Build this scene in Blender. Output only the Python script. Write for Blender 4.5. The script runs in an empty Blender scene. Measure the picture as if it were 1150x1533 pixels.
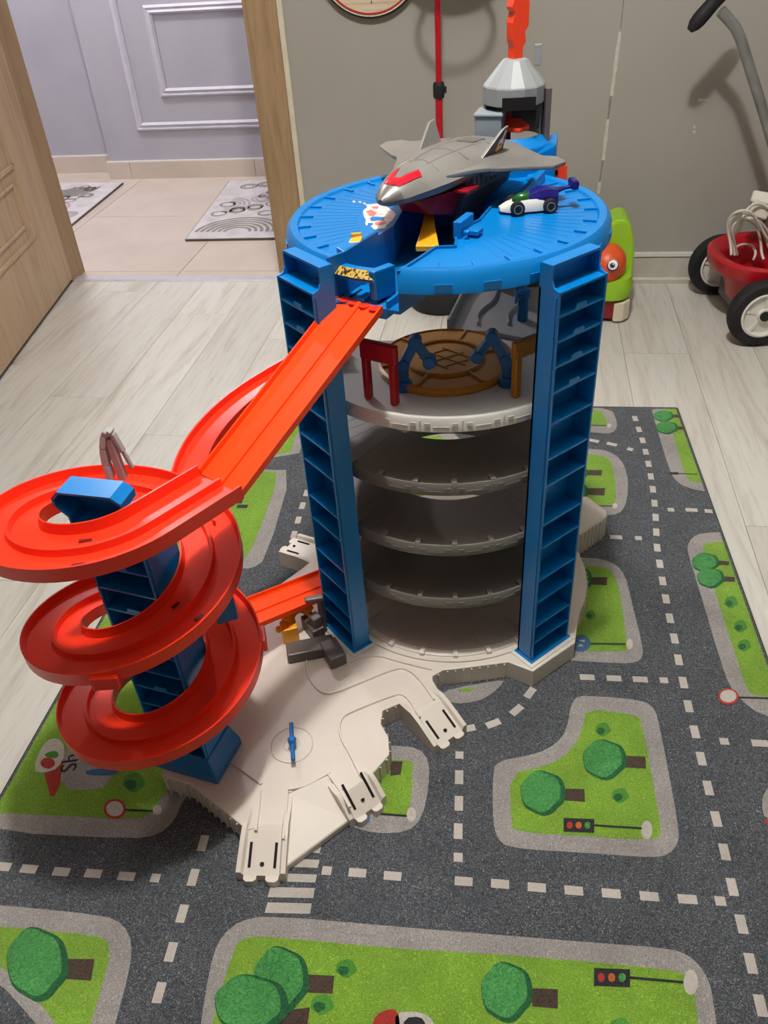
import bpy, bmesh, math, random
from math import sin, cos, pi, radians, hypot, atan2
from mathutils import Vector, Matrix
from mathutils.geometry import tessellate_polygon

random.seed(4)
SC = bpy.context.scene
COL = SC.collection

# ------------------------------------------------------------------ camera
FPX = 1214.5
CAMZ = 1.0
ROWS = ((0.9877459981, 0.0422173507, -0.1502515841),
        (0.1447527852, -0.6077325603, 0.7808378617),
        (-0.0583478741, -0.7930188083, -0.6063964835))   # world axes written in camera terms (right, down, forward)
cd = bpy.data.cameras.new('camera')
cam = bpy.data.objects.new('camera', cd)
COL.objects.link(cam)
cd.sensor_fit = 'HORIZONTAL'
cd.sensor_width = 36.0
cd.lens = FPX / 1150.0 * 36.0
cd.clip_start = 0.01
_r = Vector([ROWS[i][0] for i in range(3)])
_d = Vector([ROWS[i][1] for i in range(3)])
_f = Vector([ROWS[i][2] for i in range(3)])
m = Matrix((_r, -_d, -_f)).transposed().to_4x4()
m.translation = (0, 0, CAMZ)
cam.matrix_world = m
SC.camera = cam

# ------------------------------------------------------------------ light
SC.view_settings.view_transform = 'Standard'
SC.view_settings.look = 'None'
SC.view_settings.exposure = 0.0
SC.view_settings.gamma = 1.0
SC.view_settings.use_curve_mapping = False
w = bpy.data.worlds.new('world')
SC.world = w
w.use_nodes = True
w.node_tree.nodes['Background'].inputs[0].default_value = (0.75, 0.8, 0.9, 1)
w.node_tree.nodes['Background'].inputs[1].default_value = 0.25


def point_light(name, loc, power, radius, color):
    l = bpy.data.lights.new(name, 'POINT')
    l.energy = power
    l.shadow_soft_size = radius
    l.color = color
    o = bpy.data.objects.new(name, l)
    COL.objects.link(o)
    o.location = loc
    return o


point_light('room_lamp_light', (-0.11, 0.72, 2.28), 104, 0.052, (1.0, 0.985, 0.955))
point_light('hall_lamp_light', (-1.75, 3.05, 2.2), 76, 0.10, (0.97, 0.95, 1.0))


# ------------------------------------------------------------------ helpers
def srgb(r, g, b):
    def f(c):
        c = c / 255.0
        return c / 12.92 if c <= 0.04045 else ((c + 0.055) / 1.055) ** 2.4
    return (f(r), f(g), f(b), 1.0)


def ray(u, v):
    c = ((u - 575.0) / FPX, (v - 766.5) / FPX, 1.0)
    return Vector([sum(ROWS[i][k] * c[k] for k in range(3)) for i in range(3)])


def at(u, v, z=0.0):
    d = ray(u, v)
    t = (z - CAMZ) / d.z
    return Vector((d.x * t, d.y * t, z))


def at_y(u, v, y):
    d = ray(u, v)
    t = y / d.y
    return Vector((d.x * t, y, CAMZ + d.z * t))


def mat(name, col, rough=0.4, spec=0.5, noise=None, bump=None, metal=0.0, trans=0.0, coat=0.0):
    """noise = (scale, colour2, amount) ; bump = (scale, strength)"""
    M = bpy.data.materials.new(name)
    M.use_nodes = True
    nt = M.node_tree
    b = nt.nodes['Principled BSDF']
    b.inputs['Base Color'].default_value = col
    b.inputs['Roughness'].default_value = rough
    b.inputs['Specular IOR Level'].default_value = spec
    b.inputs['Metallic'].default_value = metal
    b.inputs['Transmission Weight'].default_value = trans
    b.inputs['Coat Weight'].default_value = coat
    tc = nt.nodes.new('ShaderNodeTexCoord')
    if noise:
        n = nt.nodes.new('ShaderNodeTexNoise')
        n.inputs['Scale'].default_value = noise[0]
        n.inputs['Detail'].default_value = 4
        nt.links.new(tc.outputs['Object'], n.inputs['Vector'])
        rmp = nt.nodes.new('ShaderNodeValToRGB')
        lo = noise[3] if len(noise) > 3 else 0.4
        hi = noise[4] if len(noise) > 4 else 0.65
        rmp.color_ramp.elements[0].position = lo
        rmp.color_ramp.elements[0].color = col
        rmp.color_ramp.elements[1].position = hi
        c2 = noise[1]
        a = noise[2]
        rmp.color_ramp.elements[1].color = tuple(col[i] * (1 - a) + c2[i] * a for i in range(3)) + (1,)
        nt.links.new(n.outputs['Fac'], rmp.inputs['Fac'])
        nt.links.new(rmp.outputs['Color'], b.inputs['Base Color'])
    if bump:
        n2 = nt.nodes.new('ShaderNodeTexNoise')
        n2.inputs['Scale'].default_value = bump[0]
        n2.inputs['Detail'].default_value = 3
        nt.links.new(tc.outputs['Object'], n2.inputs['Vector'])
        bp = nt.nodes.new('ShaderNodeBump')
        bp.inputs['Strength'].default_value = bump[1]
        bp.inputs['Distance'].default_value = bump[2] if len(bump) > 2 else 0.002
        nt.links.new(n2.outputs['Fac'], bp.inputs['Height'])
        nt.links.new(bp.outputs['Normal'], b.inputs['Normal'])
    return M


def plastic(name, rgb, rough=0.32, spec=0.5, bump=True):
    c = srgb(*rgb)
    d = tuple(min(1, x * 0.86) for x in c[:3]) + (1,)
    return mat(name, c, rough, spec, noise=(9, d, 0.6), bump=(60, 0.05, 0.001) if bump else None)


class MB:
    def __init__(s):
        s.v = []
        s.f = []
        s.mi = []

    def add(s, vs, fs, mi=0):
        o = len(s.v)
        s.v += [Vector(p) for p in vs]
        s.f += [tuple(i + o for i in f) for f in fs]
        s.mi += [mi] * len(fs)
        return s

    def box(s, c, size, rz=0.0, mi=0, M=None):
        hx, hy, hz = size[0] / 2, size[1] / 2, size[2] / 2
        vs = [Vector((x, y, z)) for z in (-hz, hz) for x, y in ((-hx, -hy), (hx, -hy), (hx, hy), (-hx, hy))]
        R_ = M if M else Matrix.Rotation(rz, 3, 'Z')
        vs = [R_ @ p + Vector(c) for p in vs]
        return s.add(vs, [(3, 2, 1, 0), (4, 5, 6, 7), (0, 1, 5, 4), (1, 2, 6, 5), (2, 3, 7, 6), (3, 0, 4, 7)], mi)

    def beam(s, a, b, wd, ht, up=(0, 0, 1), mi=0):
        a, b = Vector(a), Vector(b)
        t = (b - a)
        L = t.length
        t.normalize()
        sd = t.cross(Vector(up))
        if sd.length < 1e-4:
            sd = t.cross(Vector((0, 1, 0)))
        sd.normalize()
        u = sd.cross(t)
        Rm = Matrix((t, sd, u)).transposed()
        return s.box((a + b) / 2, (L, wd, ht), M=Rm, mi=mi)

    def flat(s, poly, z=None, mi=0):
        P = [Vector((p[0], p[1], p[2] if z is None else z)) for p in poly]
        tri = tessellate_polygon([P])
        n = 0
        for t in tri:
            n += (P[t[1]] - P[t[0]]).cross(P[t[2]] - P[t[0]]).z
        fs = [t if n >= 0 else t[::-1] for t in tri]
        return s.add(P, fs, mi)

    def prism(s, poly, z0, z1, mi=0, holes=()):
        loops = [list(poly)] + [list(h) for h in holes]
        P2 = [[Vector((p[0], p[1], 0)) for p in l] for l in loops]
        tri = tessellate_polygon(P2)
        allp = [p for l in P2 for p in l]
        zz0 = z0 if callable(z0) else (lambda p: z0)
        zz1 = z1 if callable(z1) else (lambda p: z1)
        top = [Vector((p.x, p.y, zz1(p))) for p in allp]
        bot = [Vector((p.x, p.y, zz0(p))) for p in allp]
        N = len(allp)
        fs = []
        for t in tri:
            k = (allp[t[1]] - allp[t[0]]).cross(allp[t[2]] - allp[t[0]]).z
            if k < 0:
                t = t[::-1]
            fs.append(tuple(t))
            fs.append(tuple(i + N for i in t[::-1]))
        o = 0
        for li, l in enumerate(P2):
            n = len(l)
            ar = sum(l[i].x * l[(i + 1) % n].y - l[(i + 1) % n].x * l[i].y for i in range(n))
            flip = (ar < 0) != (li > 0)
            for i in range(n):
                j = (i + 1) % n
                q = (o + i, o + N + i, o + N + j, o + j)
                fs.append(q[::-1] if not flip else q)
            o += n
        return s.add(top + bot, fs, mi)

    def sweep(s, path, prof, closed=False, cap=True, mi=0, scale=None):
        """prof: closed list of (side, up); side is to the right of the travel direction, up is world z"""
        n = len(path)
        m_ = len(prof)
        path = [Vector(p) for p in path]
        vs = []
        for i, p in enumerate(path):
            if closed:
                t = path[(i + 1) % n] - path[i - 1]
            else:
                t = path[min(i + 1, n - 1)] - path[max(i - 1, 0)]
            t2 = Vector((t.x, t.y, 0))
            t2.normalize()
            sd = Vector((t2.y, -t2.x, 0))
            k = scale[i] if scale else 1.0
            for a, b in prof:
                vs.append(p + sd * a * k + Vector((0, 0, b)))
        fs = []
        for i in range(n if closed else n - 1):
            j = (i + 1) % n
            for q in range(m_):
                r = (q + 1) % m_
                fs.append((i * m_ + q, i * m_ + r, j * m_ + r, j * m_ + q))
        if cap and not closed:
            for base in (0, (n - 1) * m_):
                tri = tessellate_polygon([[Vector((a, b, 0)) for a, b in prof]])
                for t in tri:
                    fs.append(tuple(base + k for k in t))
        return s.add(vs, fs, mi)

    def tube(s, path, r, n=8, closed=False, mi=0, flat=1.0):
        path = [Vector(p) for p in path]
        N = len(path)
        rr = r if isinstance(r, (list, tuple)) else [r] * N
        vs = []
        prev = None
        for i, p in enumerate(path):
            t = (path[(i + 1) % N] - path[i - 1]) if closed else (path[min(i + 1, N - 1)] - path[max(i - 1, 0)])
            t.normalize()
            if prev is None:
                ref = Vector((0, 0, 1)) if abs(t.z) < 0.9 else Vector((1, 0, 0))
                a = t.cross(ref)
            else:
                a = prev - t * prev.dot(t)
            a.normalize()
            prev = a
            b = t.cross(a)
            for k in range(n):
                an = 2 * pi * (k + 0.5) / n
                vs.append(p + (a * cos(an) + b * sin(an) * flat) * rr[i])
        fs = []
        for i in range(N if closed else N - 1):
            j = (i + 1) % N
            for k in range(n):
                l = (k + 1) % n
                fs.append((i * n + k, j * n + k, j * n + l, i * n + l))
        if not closed:
            fs.append(tuple(range(n)))
            fs.append(tuple((N - 1) * n + k for k in range(n))[::-1])
        return s.add(vs, fs, mi)

    def lathe(s, prof, c=(0, 0, 0), n=48, closed=True, axis=None, a0=0.0, a1=2 * pi, mi=0):
        """prof: list of (r, z). closed: profile is a closed loop"""
        m_ = len(prof)
        full = abs(a1 - a0 - 2 * pi) < 1e-6
        cnt = n if full else n + 1
        vs = []
        Q = axis if axis else Matrix.Identity(3)
        for i in range(cnt):
            a = a0 + (a1 - a0) * i / n
            for r, z in prof:
                vs.append(Q @ Vector((r * cos(a), r * sin(a), z)) + Vector(c))
        fs = []
        for i in range(n):
            j = (i + 1) % cnt
            for q in range(m_ if closed else m_ - 1):
                r = (q + 1) % m_
                fs.append((i * m_ + q, j * m_ + q, j * m_ + r, i * m_ + r))
        if closed and not full:
            tri = tessellate_polygon([[Vector((a, b, 0)) for a, b in prof]])
            for t in tri:
                fs.append(tuple(t))
                fs.append(tuple(n * m_ + k for k in t[::-1]))
        return s.add(vs, fs, mi)

    def ellipsoid(s, c, r, nu=20, nv=12, M=None, mi=0):
        vs = []
        for j in range(nv + 1):
            b = -pi / 2 + pi * j / nv
            for i in range(nu):
                a = 2 * pi * i / nu
                p = Vector((r[0] * cos(a) * cos(b), r[1] * sin(a) * cos(b), r[2] * sin(b)))
                vs.append((M @ p if M else p) + Vector(c))
        fs = []
        for j in range(nv):
            for i in range(nu):
                k = (i + 1) % nu
                fs.append((j * nu + i, j * nu + k, (j + 1) * nu + k, (j + 1) * nu + i))
        return s.add(vs, fs, mi)

    def loft(s, rings, cap=True, mi=0):
        n = len(rings[0])
        vs = [Vector(p) for r in rings for p in r]
        fs = []
        for i in range(len(rings) - 1):
            for k in range(n):
                l = (k + 1) % n
                fs.append((i * n + k, i * n + l, (i + 1) * n + l, (i + 1) * n + k))
        if cap:
            fs.append(tuple(range(n))[::-1])
            fs.append(tuple((len(rings) - 1) * n + k for k in range(n)))
        return s.add(vs, fs, mi)

    def build(s, name, mats, parent=None, off=(0, 0, 0), bev=0.0, smooth=None, fix=True, label=None):
        me = bpy.data.meshes.new(name)
        o_ = Vector(off)
        me.from_pydata([p - o_ for p in s.v], [], s.f)
        if not isinstance(mats, (list, tuple)):
            mats = [mats]
        for M in mats:
            me.materials.append(M)
        for p, i in zip(me.polygons, s.mi):
            p.material_index = i
        bm = bmesh.new()
        bm.from_mesh(me)
        bmesh.ops.remove_doubles(bm, verts=bm.verts, dist=1e-6)
        if fix:
            bmesh.ops.recalc_face_normals(bm, faces=bm.faces)
        if smooth:
            for f in bm.faces:
                f.smooth = True
            for e in bm.edges:
                if len(e.link_faces) != 2 or e.calc_face_angle(0.0) > radians(smooth):
                    e.smooth = False
        bm.to_mesh(me)
        bm.free()
        ob = bpy.data.objects.new(name, me)
        COL.objects.link(ob)
        if parent:
            ob.parent = parent
        if bev:
            md = ob.modifiers.new('bevel', 'BEVEL')
            md.width = bev
            md.segments = 2
            md.limit_method = 'ANGLE'
            md.angle_limit = radians(38)
        if label:
            ob['label'] = label
        return ob


def thing(name, label, cat, loc, rz=0.0, group=None):
    o = bpy.data.objects.new(name, None)
    COL.objects.link(o)
    o.empty_display_size = 0.05
    o.location = loc
    o.rotation_euler = (0, 0, rz)
    o['label'] = label
    o['category'] = cat
    if group:
        o['group'] = group
    return o


def structure(o):
    o['kind'] = 'structure'
    return o


def chaikin(p, it=2, closed=True):
    for _ in range(it):
        q = []
        n = len(p)
        for i in range(n if closed else n - 1):
            a, b = p[i], p[(i + 1) % n]
            q += [a * 0.75 + b * 0.25, a * 0.25 + b * 0.75]
        p = q if closed else [p[0]] + q + [p[-1]]
    return p


def arc(c, r, a0, a1, n, z=0.0):
    return [Vector((c[0] + r * cos(a0 + (a1 - a0) * i / n), c[1] + r * sin(a0 + (a1 - a0) * i / n), z)) for i in range(n + 1)]


# ------------------------------------------------------------------ materials
BLUE = plastic('blue plastic', (0, 121, 196), 0.3)
BLUE_D = plastic('blue track plastic', (0, 104, 172), 0.35)
RED = plastic('red orange plastic', (245, 54, 24), 0.33)
ORANGE = plastic('orange track plastic', (255, 70, 0), 0.4)
CREAM = plastic('off white plastic', (222, 212, 200), 0.42)
WHITE = plastic('white plastic', (226, 222, 214), 0.3)
GREYP = plastic('grey plastic', (120, 116, 110), 0.38)
GREYR = plastic('mid grey plastic', (176, 175, 176), 0.38)
GREYL = plastic('pale grey plastic', (146, 150, 152), 0.38)
GREYD = plastic('dark grey plastic', (98, 90, 87), 0.4)
GREYB = plastic('blue grey plastic', (140, 150, 158), 0.4)
AMBER = plastic('amber plastic', (206, 134, 38), 0.28)
YELLOW = plastic('yellow plastic', (245, 172, 30), 0.35)
CRIMSON = plastic('crimson plastic', (190, 14, 28), 0.3)
ORANGE2 = plastic('orange red plastic', (250, 70, 36), 0.35)
BLACK = mat('black rubber', srgb(26, 26, 27), 0.6, 0.35, noise=(30, srgb(40, 40, 40), 0.6))
DARKHOLE = mat('dark slot', srgb(28, 26, 25), 0.7, 0.2)
SILVER = mat('silver painted plastic', srgb(142, 139, 134), 0.3, 0.5, noise=(14, srgb(122, 119, 114), 0.7), metal=0.25)
SILVER_D = mat('dark silver plastic', srgb(134, 130, 126), 0.35, 0.5, noise=(14, srgb(90, 86, 82), 0.7), metal=0.3)
STEEL = mat('painted steel tube', srgb(142, 142, 140), 0.32, 0.5, metal=0.3, noise=(20, srgb(100, 100, 98), 0.5))
NAVY = plastic('deep violet blue plastic', (32, 26, 110), 0.25)
GLASSG = mat('green tinted windscreen', srgb(30, 90, 40), 0.08, 0.6, noise=(40, srgb(20, 60, 30), 0.5))
WALLP = mat('grey wall paint', srgb(162, 157, 149), 0.75, 0.3, noise=(3, srgb(158, 153, 145), 1.0), bump=(260, 0.12, 0.001))
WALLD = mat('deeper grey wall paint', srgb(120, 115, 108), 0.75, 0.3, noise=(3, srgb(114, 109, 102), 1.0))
WALLH = mat('hall wall paint', srgb(172, 170, 178), 0.7, 0.3, noise=(4, srgb(166, 164, 173), 1.0), bump=(300, 0.1, 0.001))
CEIL = mat('white ceiling paint', srgb(200, 197, 192), 0.8, 0.2, noise=(2, srgb(218, 216, 210), 1.0))
WHITEP = mat('white trim paint', srgb(222, 218, 212), 0.5, 0.4, noise=(30, srgb(210, 206, 200), 0.6))
PEEL = mat('bare filler', srgb(205, 198, 188), 0.8, 0.2, noise=(90, srgb(186, 178, 168), 0.8))
SEAMG = mat('dull grey seam', srgb(128, 122, 114), 0.8, 0.2, noise=(60, srgb(140, 134, 126), 0.8))
BASEB = mat('washed oak baseboard', srgb(196, 190, 178), 0.5, 0.4, noise=(14, srgb(182, 174, 162), 0.9))
TILE = mat('beige tile', srgb(202, 188, 175), 0.3, 0.5, noise=(5, srgb(194, 180, 167), 1.0))
GROUT = mat('tile grout', srgb(150, 138, 128), 0.9, 0.2, noise=(60, srgb(136, 124, 116), 0.8))
GAP = mat('dark plank joint', srgb(140, 132, 122), 0.9, 0.1, noise=(30, srgb(128, 120, 110), 0.8))


def wood(name, c1, c2, c3, axis='Y', rough=0.45, per_object=True, gs=1.0):
    M = bpy.data.materials.new(name)
    M.use_nodes = True
    nt = M.node_tree
    b = nt.nodes['Principled BSDF']
    b.inputs['Roughness'].default_value = rough
    b.inputs['Specular IOR Level'].default_value = 0.35
    tc = nt.nodes.new('ShaderNodeTexCoord')
    mp = nt.nodes.new('ShaderNodeMapping')
    oi = nt.nodes.new('ShaderNodeObjectInfo')
    add = nt.nodes.new('ShaderNodeVectorMath')
    add.operation = 'MULTIPLY_ADD'
    comb = nt.nodes.new('ShaderNodeCombineXYZ')
    nt.links.new(oi.outputs['Random'], comb.inputs[0])
    nt.links.new(oi.outputs['Random'], comb.inputs[1])
    nt.links.new(comb.outputs[0], add.inputs[0])
    add.inputs[1].default_value = (37, 91, 0) if per_object else (0, 0, 0)
    nt.links.new(tc.outputs['Object'], add.inputs[2])
    nt.links.new(add.outputs[0], mp.inputs['Vector'])
    sc = {'Y': (16, 1.3, 16), 'Z': (16, 16, 1.3), 'X': (1.3, 16, 16)}[axis]
    mp.inputs['Scale'].default_value = tuple(x * gs for x in sc)
    n1 = nt.nodes.new('ShaderNodeTexNoise')
    n1.inputs['Scale'].default_value = 1.0
    n1.inputs['Detail'].default_value = 6
    n1.inputs['Distortion'].default_value = 1.4
    nt.links.new(mp.outputs[0], n1.inputs['Vector'])
    n2 = nt.nodes.new('ShaderNodeTexNoise')
    n2.inputs['Scale'].default_value = 7.0
    n2.inputs['Detail'].default_value = 3
    n2.inputs['Distortion'].default_value = 0.6
    nt.links.new(mp.outputs[0], n2.inputs['Vector'])
    r1 = nt.nodes.new('ShaderNodeValToRGB')
    r1.color_ramp.elements[0].position = 0.30
    r1.color_ramp.elements[0].color = c3
    r1.color_ramp.elements[1].position = 0.62
    r1.color_ramp.elements[1].color = c1
    e = r1.color_ramp.elements.new(0.44)
    e.color = c2
    nt.links.new(n1.outputs['Fac'], r1.inputs['Fac'])
    mx = nt.nodes.new('ShaderNodeMix')
    mx.data_type = 'RGBA'
    mx.blend_type = 'MULTIPLY'
    r2 = nt.nodes.new('ShaderNodeValToRGB')
    r2.color_ramp.elements[0].position = 0.32
    r2.color_ramp.elements[0].color = (0.86, 0.85, 0.83, 1)
    r2.color_ramp.elements[1].position = 0.5
    r2.color_ramp.elements[1].color = (1, 1, 1, 1)
    nt.links.new(n2.outputs['Fac'], r2.inputs['Fac'])
    mx.inputs[0].default_value = 0.8
    nt.links.new(r1.outputs[0], mx.inputs[6])
    nt.links.new(r2.outputs[0], mx.inputs[7])
    hv = nt.nodes.new('ShaderNodeHueSaturation')
    mr = nt.nodes.new('ShaderNodeMapRange')
    mr.inputs[3].default_value = 0.95 if per_object else 1.0
    mr.inputs[4].default_value = 1.05 if per_object else 1.0
    nt.links.new(oi.outputs['Random'], mr.inputs[0])
    nt.links.new(mr.outputs[0], hv.inputs['Value'])
    nt.links.new(mx.outputs[2], hv.inputs['Color'])
    nt.links.new(hv.outputs[0], b.inputs['Base Color'])
    bp = nt.nodes.new('ShaderNodeBump')
    bp.inputs['Strength'].default_value = 0.12
    bp.inputs['Distance'].default_value = 0.001
    nt.links.new(n2.outputs['Fac'], bp.inputs['Height'])
    nt.links.new(bp.outputs['Normal'], b.inputs['Normal'])
    return M


LAMI = wood('washed white laminate', srgb(208, 205, 197), srgb(203, 198, 189), srgb(184, 177, 166), 'Y', 0.42)
OAK = wood('beige oak veneer', srgb(196, 170, 140), srgb(188, 161, 131), srgb(176, 148, 118), 'Z', 0.5, False, 1.6)
OAKD = wood('brown oak veneer', srgb(166, 138, 106), srgb(158, 130, 99), srgb(146, 118, 88), 'Z', 0.5, False, 1.8)
DISCW = wood('cream wood', srgb(236, 222, 200), srgb(226, 208, 182), srgb(210, 188, 158), 'X', 0.45, False, 2.0)


def rugmat(name, rgb, fleck, amount, scale=210, lo=0.50, hi=0.64):
    M = mat(name, srgb(*rgb), 0.95, 0.1)
    nt = M.node_tree
    b = nt.nodes['Principled BSDF']
    b.inputs['Sheen Weight'].default_value = 0.15
    tc = nt.nodes.new('ShaderNodeTexCoord')
    n = nt.nodes.new('ShaderNodeTexNoise')
    n.inputs['Scale'].default_value = scale
    n.inputs['Detail'].default_value = 5
    n.inputs['Distortion'].default_value = 4.5
    nt.links.new(tc.outputs['Object'], n.inputs['Vector'])
    n3 = nt.nodes.new('ShaderNodeTexNoise')
    n3.inputs['Scale'].default_value = 14
    n3.inputs['Detail'].default_value = 3
    nt.links.new(tc.outputs['Object'], n3.inputs['Vector'])
    r = nt.nodes.new('ShaderNodeValToRGB')
    c = srgb(*rgb)
    k = srgb(*fleck)
    r.color_ramp.elements[0].position = lo
    r.color_ramp.elements[0].color = c
    r.color_ramp.elements[1].position = hi
    r.color_ramp.elements[1].color = tuple(c[i] * (1 - amount) + k[i] * amount for i in range(3)) + (1,)
    e = r.color_ramp.elements.new(max(0.05, lo - 0.2))
    e.color = tuple(x * 0.72 for x in c[:3]) + (1,)
    nt.links.new(n.outputs['Fac'], r.inputs['Fac'])
    mr = nt.nodes.new('ShaderNodeMapRange')
    mr.inputs[1].default_value = 0.3
    mr.inputs[2].default_value = 0.7
    mr.inputs[3].default_value = 0.86
    mr.inputs[4].default_value = 1.12
    nt.links.new(n3.outputs['Fac'], mr.inputs[0])
    hv = nt.nodes.new('ShaderNodeHueSaturation')
    nt.links.new(mr.outputs[0], hv.inputs['Value'])
    nt.links.new(r.outputs[0], hv.inputs['Color'])
    nt.links.new(hv.outputs[0], b.inputs['Base Color'])
    bp = nt.nodes.new('ShaderNodeBump')
    bp.inputs['Strength'].default_value = 0.9
    bp.inputs['Distance'].default_value = 0.003
    nt.links.new(n.outputs['Fac'], bp.inputs['Height'])
    nt.links.new(bp.outputs['Normal'], b.inputs['Normal'])
    return M


# ------------------------------------------------------------------ setting: room
YB = 2.5          # front face of the back wall
XL, XR, YF, ZC = -1.72, 1.35, -1.5, 2.42
DX0, DX1 = -1.513, -0.757   # door opening

mb = MB()
for a, b, z0, z1 in ((XL, DX0, 0, ZC), (DX1, XR, 0, ZC), (DX0, DX1, 2.02, ZC)):
    mb.box(((a + b) / 2, YB + 0.05, (z0 + z1) / 2), (b - a, 0.10, z1 - z0))
wall_back = structure(mb.build('wall_back', WALLP))
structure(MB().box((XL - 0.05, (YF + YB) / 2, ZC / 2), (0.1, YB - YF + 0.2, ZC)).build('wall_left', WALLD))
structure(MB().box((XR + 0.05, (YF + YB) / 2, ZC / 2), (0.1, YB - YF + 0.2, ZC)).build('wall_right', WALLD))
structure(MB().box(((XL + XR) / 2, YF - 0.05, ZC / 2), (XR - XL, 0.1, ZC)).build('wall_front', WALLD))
structure(MB().box(((XL + XR) / 2, (YF + YB) / 2, ZC + 0.05), (XR - XL + 0.2, YB - YF + 0.2, 0.1)).build('ceiling', CEIL))

# wall joint: grey seam and peeled strips (thin real flakes on the wall)
def wallpix(x, y):
    p = at_y(860 + x / 3.483, y / 3.483, YB)
    return p


def wallstrip(name, pts, wd, M, th=0.0012, parent=wall_back):
    mb_ = MB()
    n = len(pts)
    L, R_ = [], []
    for i, p in enumerate(pts):
        ww = wd * (0.7 + 0.6 * random.random())
        L.append(Vector((p.x - ww, YB - th, p.z)))
        R_.append(Vector((p.x + ww * 0.8, YB - th, p.z)))
    poly = L + R_[::-1]
    nb = len(poly)
    back = [Vector((p.x, YB + 0.002, p.z)) for p in poly]
    fs = [(i, i + 1, nb - 2 - i, nb - 1 - i) for i in range(n - 1)]
    fs += [(i, (i + 1) % nb, nb + (i + 1) % nb, nb + i) for i in range(nb)]
    mb_.add(poly + back, fs)
    return mb_.build(name, M, parent)


def lerp_pts(a, b, n):
    return [a.lerp(b, i / n) for i in range(n + 1)]


top = at_y(940, -60, YB)
wallstrip('panel_seam', lerp_pts(Vector((0.243, YB, 2.3)), wallpix(242, 150), 4), 0.0022, SEAMG, 0.0006)
wallstrip('panel_seam', lerp_pts(wallpix(192, 490), wallpix(176, 622), 4), 0.003, SEAMG, 0.0006)
wallstrip('panel_seam', lerp_pts(wallpix(152, 815), wallpix(132, 950), 4), 0.0028, SEAMG, 0.0006)
wallstrip('panel_seam', lerp_pts(wallpix(122, 1010), Vector((0.214, YB, 0.095)), 3), 0.0025, SEAMG, 0.0006)
wallstrip('peeled_strip', lerp_pts(wallpix(239, 165), wallpix(195, 500), 9), 0.0045, PEEL)
wallstrip('peeled_strip', lerp_pts(wallpix(176, 622), wallpix(152, 835), 7), 0.0045, PEEL)
wallstrip('peeled_strip', lerp_pts(wallpix(134, 950), wallpix(124, 1012), 3), 0.004, PEEL)
for pts in ([(640, 530), (655, 505), (662, 516), (706, 516), (690, 524)], [(622, 655), (632, 655), (630, 672), (620, 668)],
            [(618, 682), (632, 680), (630, 692), (620, 692)]):
    P = [wallpix(*p) for p in pts]
    mb = MB()
    n = len(P)
    mb.add([Vector((p.x, YB - 0.001, p.z)) for p in P] + [Vector((p.x, YB + 0.001, p.z)) for p in P],
           [tuple(range(n))] + [(i, (i + 1) % n, n + (i + 1) % n, n + i) for i in range(n)])
    mb.build('paint_chip', PEEL, wall_back)

# baseboard
mb = MB().sweep([(DX1 + 0.09, YB, 0), (XR, YB, 0)], [(0.016, 0.0), (0.016, 0.012), (0.011, 0.018), (0.011, 0.078), (0.0, 0.082), (0, 0)])
bb = structure(mb.build('baseboard_back', BASEB))
mb = MB().box(((DX1 + 0.09 + XR) / 2, YB - 0.007, 0.088), (XR - DX1 - 0.09, 0.014, 0.010))
mb.build('top_strip', WHITEP, bb)

# floor: joints below, planks as pieces
FX0, FX1 = XL, XR
floor = structure(MB().box(((XL + XR) / 2, (YF + YB) / 2, -0.021), (XR - XL, YB - YF, 0.03)).build('floor', GAP))
pw, pl = 0.165, 1.22
x = 0.45
while x - pw > XL:
    x -= pw
ci = 0
while x < XR:
    x0, x1 = max(x, XL), min(x + pw, XR)
    y = YF - pl + ((ci * 0.43 + 0.35) % 1.0) * pl
    if abs(x - 0.285) < 0.01 or abs(x - 0.45) < 0.01:
        y = 1.293 - 3 * pl - (0 if abs(x - 0.45) < 0.01 else 0.5)
    while y < YB:
        a, b = max(y, YF), min(y + pl, YB)
        if b - a > 0.02 and x1 - x0 > 0.02:
            g = 0.0005
            mb = MB().prism([(-(x1 - x0) / 2 + g, -(b - a) / 2 + g), ((x1 - x0) / 2 - g, -(b - a) / 2 + g),
                             ((x1 - x0) / 2 - g, (b - a) / 2 - g), (-(x1 - x0) / 2 + g, (b - a) / 2 - g)], -0.008, 0.0)
            o = mb.build('plank', LAMI, floor)
            o.location = ((x0 + x1) / 2, (a + b) / 2, 0)
        y += pl
    x += pw
    ci += 1

# door lining, casing, threshold
mb = MB()
mb.box((DX1 + 0.0425, YB - 0.006, 1.02), (0.085, 0.014, 2.04))
mb.box((DX1 - 0.004, YB + 0.06, 1.0), (0.016, 0.13, 2.0))
mb.box((DX0 + 0.004, YB + 0.045, 1.0), (0.008, 0.10, 2.0))
mb.box(((DX0 + DX1) / 2, YB - 0.006, 2.045), (DX1 - DX0 + 0.08, 0.014, 0.09))
mb.box(((DX0 + DX1) / 2, YB + 0.06, 2.0), (DX1 - DX0, 0.13, 0.02))
frame = structure(mb.build('trim_1', OAKD, bev=0.002))
frame['label'] = 'brown oak door lining and casing'
mb = MB().box((DX1 + 0.093, YB - 0.004, 1.0), (0.016, 0.012, 2.0))
structure(mb.build('trim_2', mat('cream edge strip', srgb(214, 206, 184), 0.5, 0.4, noise=(20, srgb(202, 194, 172), 0.8)), bev=0.002))
mb = MB().sweep([(DX0, YB + 0.025, 0), (DX1, YB + 0.025, 0)], [(0.022, 0.0), (0.016, 0.005), (-0.016, 0.005), (-0.022, 0.0)])
structure(mb.build('trim_3', mat('pale aluminium threshold', srgb(206, 204, 210), 0.35, 0.5, metal=0.3, noise=(30, srgb(192, 190, 196), 0.6))))

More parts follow.
